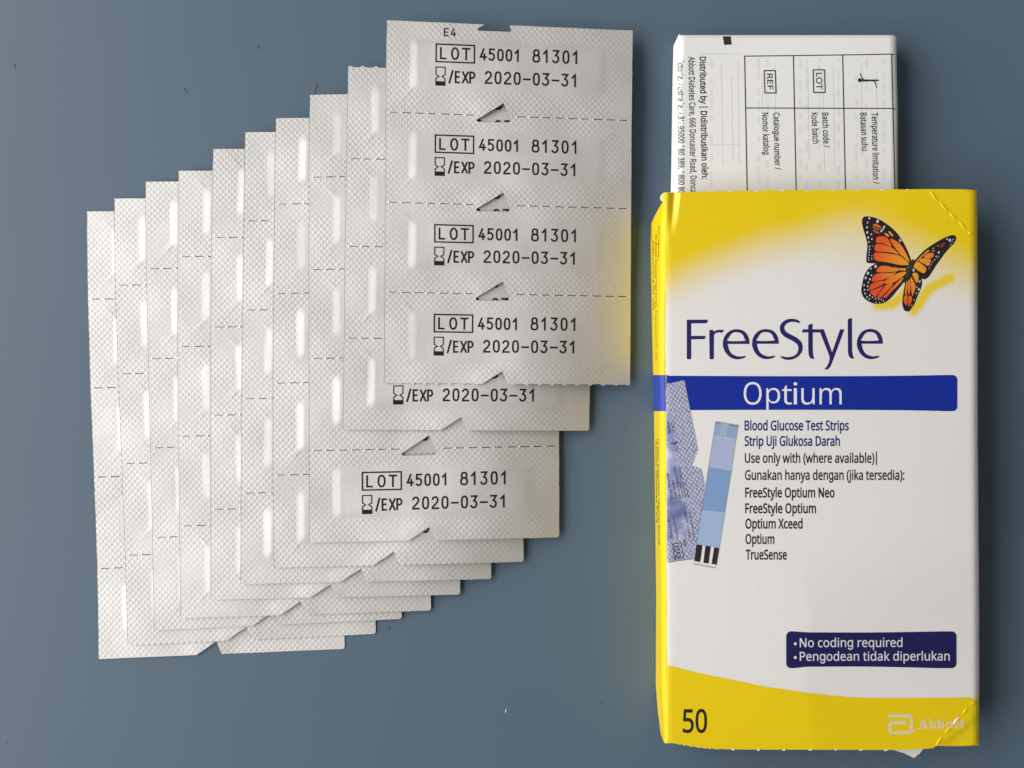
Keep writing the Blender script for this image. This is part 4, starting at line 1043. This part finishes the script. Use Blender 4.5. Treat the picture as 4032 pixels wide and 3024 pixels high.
q4 = lambda *p: np.array(p, float)
lerp = lambda a, b, t: (a[0]+(b[0]-a[0])*t, a[1]+(b[1]-a[1])*t)
tsp = []; tcol = []
def piece(pts, c):
    V, F = cdt([list(map(tuple, pts))]); tsp.append((V, F)); tcol.append(np.tile(np.array(c), (len(V), 1)))
piece([(2742, 2143.5), (2831.5, 2159.5), (2817, 2233), (2731, 2217)], (0.78, 0.76, 0.75, 1))
piece([(2818, 1660), (2907.5, 1676), (2897.5, 1729), (2812.5, 1716)], lin(142, 166, 204))
piece([(2812.5, 1716), (2897.5, 1729), (2880, 1851.5), (2792, 1837)], lin(168, 180, 214))
piece([(2792, 1837), (2880, 1851.5), (2853.5, 2017.5), (2765, 2008)], lin(124, 158, 202))
piece([(2765, 2008), (2853.5, 2017.5), (2831.5, 2159.5), (2742, 2143.5)], lin(156, 182, 216))
V, F = join(tsp)
tsk = carton_print('test_strip_picture', (V, F), None, 0.10, col=np.concatenate(tcol))
d5 = lambda pts: [(2600+x*.2291, 1880+y*.2291) for x, y in pts]
bars = []
for p in (((620, 1150), (725, 1165), (685, 1455), (580, 1435)), ((775, 1170), (868, 1185), (830, 1480), (738, 1465)), ((925, 1200), (1010, 1215), (965, 1500), (880, 1485))): bars.append((q4(*d5(p)), [[0, 1, 2, 3]]))
carton_print('contact_bar', join(bars), (0.022, 0.018, 0.02, 1), 0.13, parent=fp)
det = [(q4((2840, 1665), (2870, 1670), (2862, 1722), (2833, 1718)), [[0, 1, 2, 3]])]
carton_print('strip_detail', join(det), lin(160, 178, 204), 0.13, parent=fp)
det = [(q4((2818, 1659), (2838, 1662), (2837, 1669), (2817, 1666)), [[0, 1, 2, 3]]), (q4((2874, 1668), (2907.5, 1674), (2906, 1682), (2873, 1676)), [[0, 1, 2, 3]]), ribbon([(2730, 2220), (2816, 2236)], 2.5), ribbon([(2818, 1661), (2742, 2143)], 2.0), ribbon([(2630, 2213), (2735, 2199)], 4)]
carton_print('strip_detail', join(det), lin(132, 136, 172), 0.135, parent=fp)
carton_print('strip_detail', join([ribbon([(2838, 1664), (2872, 1671)], 5)]), lin(176, 166, 140), 0.15, parent=fp)
carton_print('strip_detail', join([ribbon([(2812, 1717), (2897, 1730)], 2.6), ribbon([(2793, 1837), (2880, 1852)], 1.6)]), lin(205, 212, 232), 0.15, parent=fp)

# butterfly
bC = lambda pts, n=4: [(3360+x*.19892, 760+y*.19892) for x, y in (catmull(pts, n) if n > 1 else pts)]
bD = lambda pts, n=4: [(3200+x*.36166, 700+y*.36166) for x, y in (catmull(pts, n) if n > 1 else pts)]
center = np.array([3590.0, 1045.0])
bf = bpy.data.objects.new('butterfly_picture', None); bf.empty_display_size = 0.005; COL.objects.link(bf); bf.parent = croot
def wing(f, sc_, outline, cells, dots, small=()):
    parts, cols, z = [], [], []
    def put(V, F, c, lift):
        parts.append((V, F)); cols.append(c if np.ndim(c) == 2 else np.tile(np.array(c), (len(V), 1))); z.append(np.full(len(V), lift))
    ink = (0.016, 0.011, 0.014, 1)
    V, F = cdt([f(outline)]); put(V, F, ink, 0.04)
    for c in cells:
        V, F = cdt([f(c, 3)], None)
        d = np.clip(np.hypot(*(V-center).T)/150, 0, 1)[:, None]
        put(V, F, np.array(lin(238, 170, 44))*(1-d**1.1)+np.array(lin(226, 84, 36))*d**1.1, 0.065)
    for c, k in small:
        V, F = cdt([f(c, 2)]); put(V, F, k, 0.065)
    for x, y, r in dots:
        (px, py), = f([(x, y)], 1)
        V, F = disc(px, py, r*sc_*0.85, r*sc_*1.2, 8, 0.35); put(V, F, (0.66, 0.65, 0.67, 1), 0.085)
    V, F = join(parts); cl = np.concatenate(cols); zz = np.concatenate(z)*MM
    w = mk('wing', P(V[:, 0], V[:, 1], front_z(V[:, 0], V[:, 1])+zz), up_faces(V, F), M_PRINT, bf, croot, flat=True, col=cl)
red = lin(196, 84, 44); org = lin(206, 122, 52); yo = lin(222, 170, 70)
wing(bC, .19892, [(170, 590), (185, 500), (220, 468), (300, 462), (400, 480), (510, 520), (640, 600), (760, 690), (870, 800), (960, 930), (1040, 1070), (1090, 1180), (1140, 1330), (1120, 1420), (1060, 1465), (900, 1460), (650, 1420), (420, 1395), (290, 1385), (258, 1350), (258, 1250), (270, 1150), (275, 1020), (250, 890), (210, 760)],
  [[(450, 910), (480, 870), (560, 855), (640, 870), (700, 925), (755, 1060), (640, 1015), (560, 993), (460, 985)],
   [(422, 1060), (450, 1015), (540, 1008), (640, 1035), (780, 1090), (900, 1215), (760, 1180), (600, 1160), (440, 1150)],
   [(403, 1230), (430, 1182), (560, 1180), (760, 1208), (935, 1250), (1092, 1395), (1060, 1425), (900, 1420), (680, 1372), (480, 1345), (415, 1300)],
   [(725, 920), (780, 912), (880, 970), (960, 1050), (1020, 1150), (1080, 1270), (1105, 1372), (1000, 1270), (930, 1215), (800, 1050)]],
  [(316, 500, 22), (280, 585, 17), (270, 680, 19), (275, 780, 23), (295, 880, 21), (308, 968, 17), (318, 1060, 15), (322, 1115, 15), (315, 1170, 12), (310, 1225, 12), (305, 1280, 12), (305, 1328, 13), (357, 815, 17), (368, 910, 17), (480, 560, 30), (610, 670, 22), (590, 715, 18), (556, 750, 23), (930, 950, 18), (915, 925, 14), (365, 1300, 13), (375, 1050, 9), (368, 1240, 9)],
  [([(385, 640), (440, 605), (510, 640), (560, 690), (540, 700), (450, 662)], org), ([(380, 660), (470, 700), (520, 720), (500, 735), (400, 690)], org), ([(385, 720), (480, 760), (530, 790), (480, 800), (410, 770)], red), ([(610, 800), (660, 800), (710, 850), (680, 865)], yo), ([(690, 760), (730, 765), (795, 850), (750, 845)], yo)])
wing(bC, .19892, [(1205, 1350), (1290, 1250), (1400, 1140), (1520, 1050), (1650, 970), (1780, 895), (1900, 845), (1980, 832), (2030, 860), (2030, 920), (1980, 1010), (1900, 1090), (1800, 1210), (1720, 1320), (1640, 1430), (1560, 1560), (1490, 1660), (1430, 1705), (1370, 1700), (1290, 1650), (1215, 1540), (1190, 1420)],
  [[(1240, 1370), (1290, 1300), (1400, 1195), (1485, 1120), (1500, 1150), (1470, 1180), (1385, 1240), (1300, 1325)],
   [(1400, 1270), (1450, 1210), (1540, 1185), (1590, 1200), (1580, 1260), (1520, 1290)],
   [(1305, 1340), (1370, 1290), (1525, 1305), (1522, 1380), (1480, 1445), (1400, 1400)],
   [(1200, 1440), (1230, 1380), (1290, 1362), (1430, 1472), (1440, 1530), (1395, 1588), (1290, 1540), (1215, 1480)]],
  [(1910, 935, 26), (1855, 910, 17), (1975, 920, 11), (1955, 960, 10), (1935, 1015, 10), (1690, 1175, 21), (1640, 1255, 14), (1690, 1255, 10), (1610, 1320, 13), (1570, 1360, 11), (1540, 1410, 11), (1515, 1460, 9), (1660, 1290, 8), (1500, 1500, 8), (1910, 1050, 8)],
  [([(1700, 1060), (1740, 1000), (1810, 980), (1800, 1040), (1740, 1080)], lin(140, 48, 42)), ([(1555, 1110), (1590, 1072), (1600, 1095), (1570, 1120)], lin(170, 140, 70)), ([(1555, 1155), (1610, 1125), (1605, 1145), (1560, 1165)], lin(200, 170, 80)), ([(1655, 1045), (1680, 1025), (1685, 1045), (1660, 1060)], lin(190, 160, 80))])
wing(bD, .36166, [(1045, 985), (960, 955), (880, 945), (760, 930), (690, 935), (640, 960), (590, 1010), (555, 1080), (540, 1150), (528, 1220), (545, 1290), (590, 1335), (650, 1365), (730, 1372), (790, 1355), (850, 1310), (910, 1240), (970, 1165), (1010, 1110), (1040, 1040)],
  [[(715, 978), (760, 958), (830, 965), (890, 990), (935, 1010), (870, 1024), (700, 1028)], [(668, 1060), (740, 1040), (860, 1036), (905, 1031), (830, 1088), (650, 1133)],
   [(870, 972), (940, 985), (1010, 985), (1010, 1008), (930, 1003)], [(800, 1112), (920, 1042), (1010, 1022), (998, 1060), (870, 1148), (782, 1152)],
   [(618, 1190), (650, 1150), (765, 1120), (786, 1140), (690, 1198), (622, 1223)], [(622, 1240), (700, 1207), (775, 1168), (765, 1180), (688, 1293), (650, 1270)],
   [(702, 1300), (790, 1172), (875, 1162), (775, 1268), (740, 1303)], [(765, 1300), (792, 1270), (900, 1158), (985, 1085), (958, 1140), (850, 1248), (800, 1303)]],
  [(685, 965, 15), (633, 990, 9), (602, 1040, 15), (577, 1090, 13), (560, 1170, 10), (563, 1220, 9), (570, 1260, 9), (592, 1300, 9), (617, 1320, 8), (640, 1060, 9), (622, 1105, 10), (605, 1140, 9), (598, 1180, 9), (600, 1220, 8), (622, 1278, 9), (650, 1300, 8), (685, 1315, 8), (718, 1322, 7), (748, 1325, 7), (770, 1340, 7), (690, 1355, 6), (730, 1360, 6)])
wing(bD, .36166, [(1070, 1020), (1130, 1022), (1170, 1050), (1185, 1100), (1192, 1140), (1180, 1200), (1140, 1290), (1110, 1370), (1070, 1430), (1045, 1455), (1000, 1445), (980, 1400), (975, 1340), (990, 1240), (1010, 1130), (1040, 1060)],
  [[(1085, 1050), (1120, 1032), (1150, 1060), (1150, 1120), (1130, 1143), (1110, 1110)], [(1065, 1082), (1100, 1130), (1120, 1180), (1110, 1230), (1085, 1288), (1070, 1200)],
   [(1045, 1102), (1060, 1150), (1060, 1240), (1045, 1270), (1035, 1200)], [(1020, 1132), (1032, 1142), (1025, 1258), (1005, 1270), (1006, 1220)],
   [(1000, 1290), (1030, 1272), (1030, 1378), (1000, 1370), (990, 1320)], [(1045, 1292), (1075, 1290), (1080, 1330), (1060, 1388), (1040, 1390)]],
  [(1165, 1130, 11), (1155, 1215, 12), (1130, 1255, 8), (1135, 1190, 7), (1080, 1390, 6), (1105, 1330, 6)])
carton_print('butterfly_body', cdt([bD([(1075, 895), (1100, 890), (1107, 920), (1088, 1000), (1052, 1060), (1015, 1138), (995, 1136), (1010, 1070), (1032, 1000), (1050, 930)], 3)]), (0.03, 0.022, 0.02, 1), 0.10, parent=bf)
st = [disc(*bD([(x, y)], 1)[0], 2.0, 3.2, 7, 0.3) for x, y in ((1083, 912), (1070, 960), (1055, 985), (1045, 1015), (1035, 1045), (1022, 1075))]
carton_print('butterfly_body', join(st), (0.16, 0.14, 0.13, 1), 0.12, parent=bf)

# ------------------------------------------------------------------ dust and hairs lying on the table
def hair(pts, w=2.0):
    q = catmull(pts, 4, False); V, F = ribbon(q, w)
    n = len(V); r = w*S/2
    top = P(V[:, 0], V[:, 1], np.full(n, r*1.6)); bot = P(V[:, 0], V[:, 1], np.full(n, 0.02*MM))
    VV = np.concatenate([top, bot]); FF = [f for f in up_faces(V, F)]
    k = n//2
    for i in range(k-1):
        for s_ in (0, 1):
            a, b = 2*i+s_, 2*i+2+s_
            FF.append([a, b, b+n, a+n])
    return VV, FF
dark = [hair([(1240, 370), (1243, 350), (1249, 330)], 1.8), hair([(1015, 192), (1018, 184), (1020, 178)], 2.0), hair([(2368, 2770), (2371, 2774)], 2.5), hair([(2560, 2885), (2562, 2888)], 2.5)]
V, F = join(dark); mk('dust', V, F, M_DARKLINT, kind='stuff')
g = np.random.default_rng(3)
pale = [hair([(1530, 2465), (1533, 2474), (1531, 2484)], 2), hair([(1989, 2805), (1992, 2798), (1993, 2792)], 3), hair([(725, 345), (728, 355), (735, 367)], 1.8), hair([(2525, 1548), (2528, 1556)], 2.5), hair([(55, 250), (58, 262), (61, 268)], 2)]
for i in range(8):
    x, y = g.uniform(20, 4000), g.uniform(20, 3000)
    if 330 < x < 2500 and 60 < y < 2600: continue
    a = g.uniform(0, 6.28); l = g.uniform(2, 5)
    pale.append(hair([(x, y), (x+l*math.cos(a), y+l*math.sin(a))], float(g.uniform(1.6, 3.0))))
V, F = join(pale); mk('dust', V, F, M_LINT, kind='stuff')
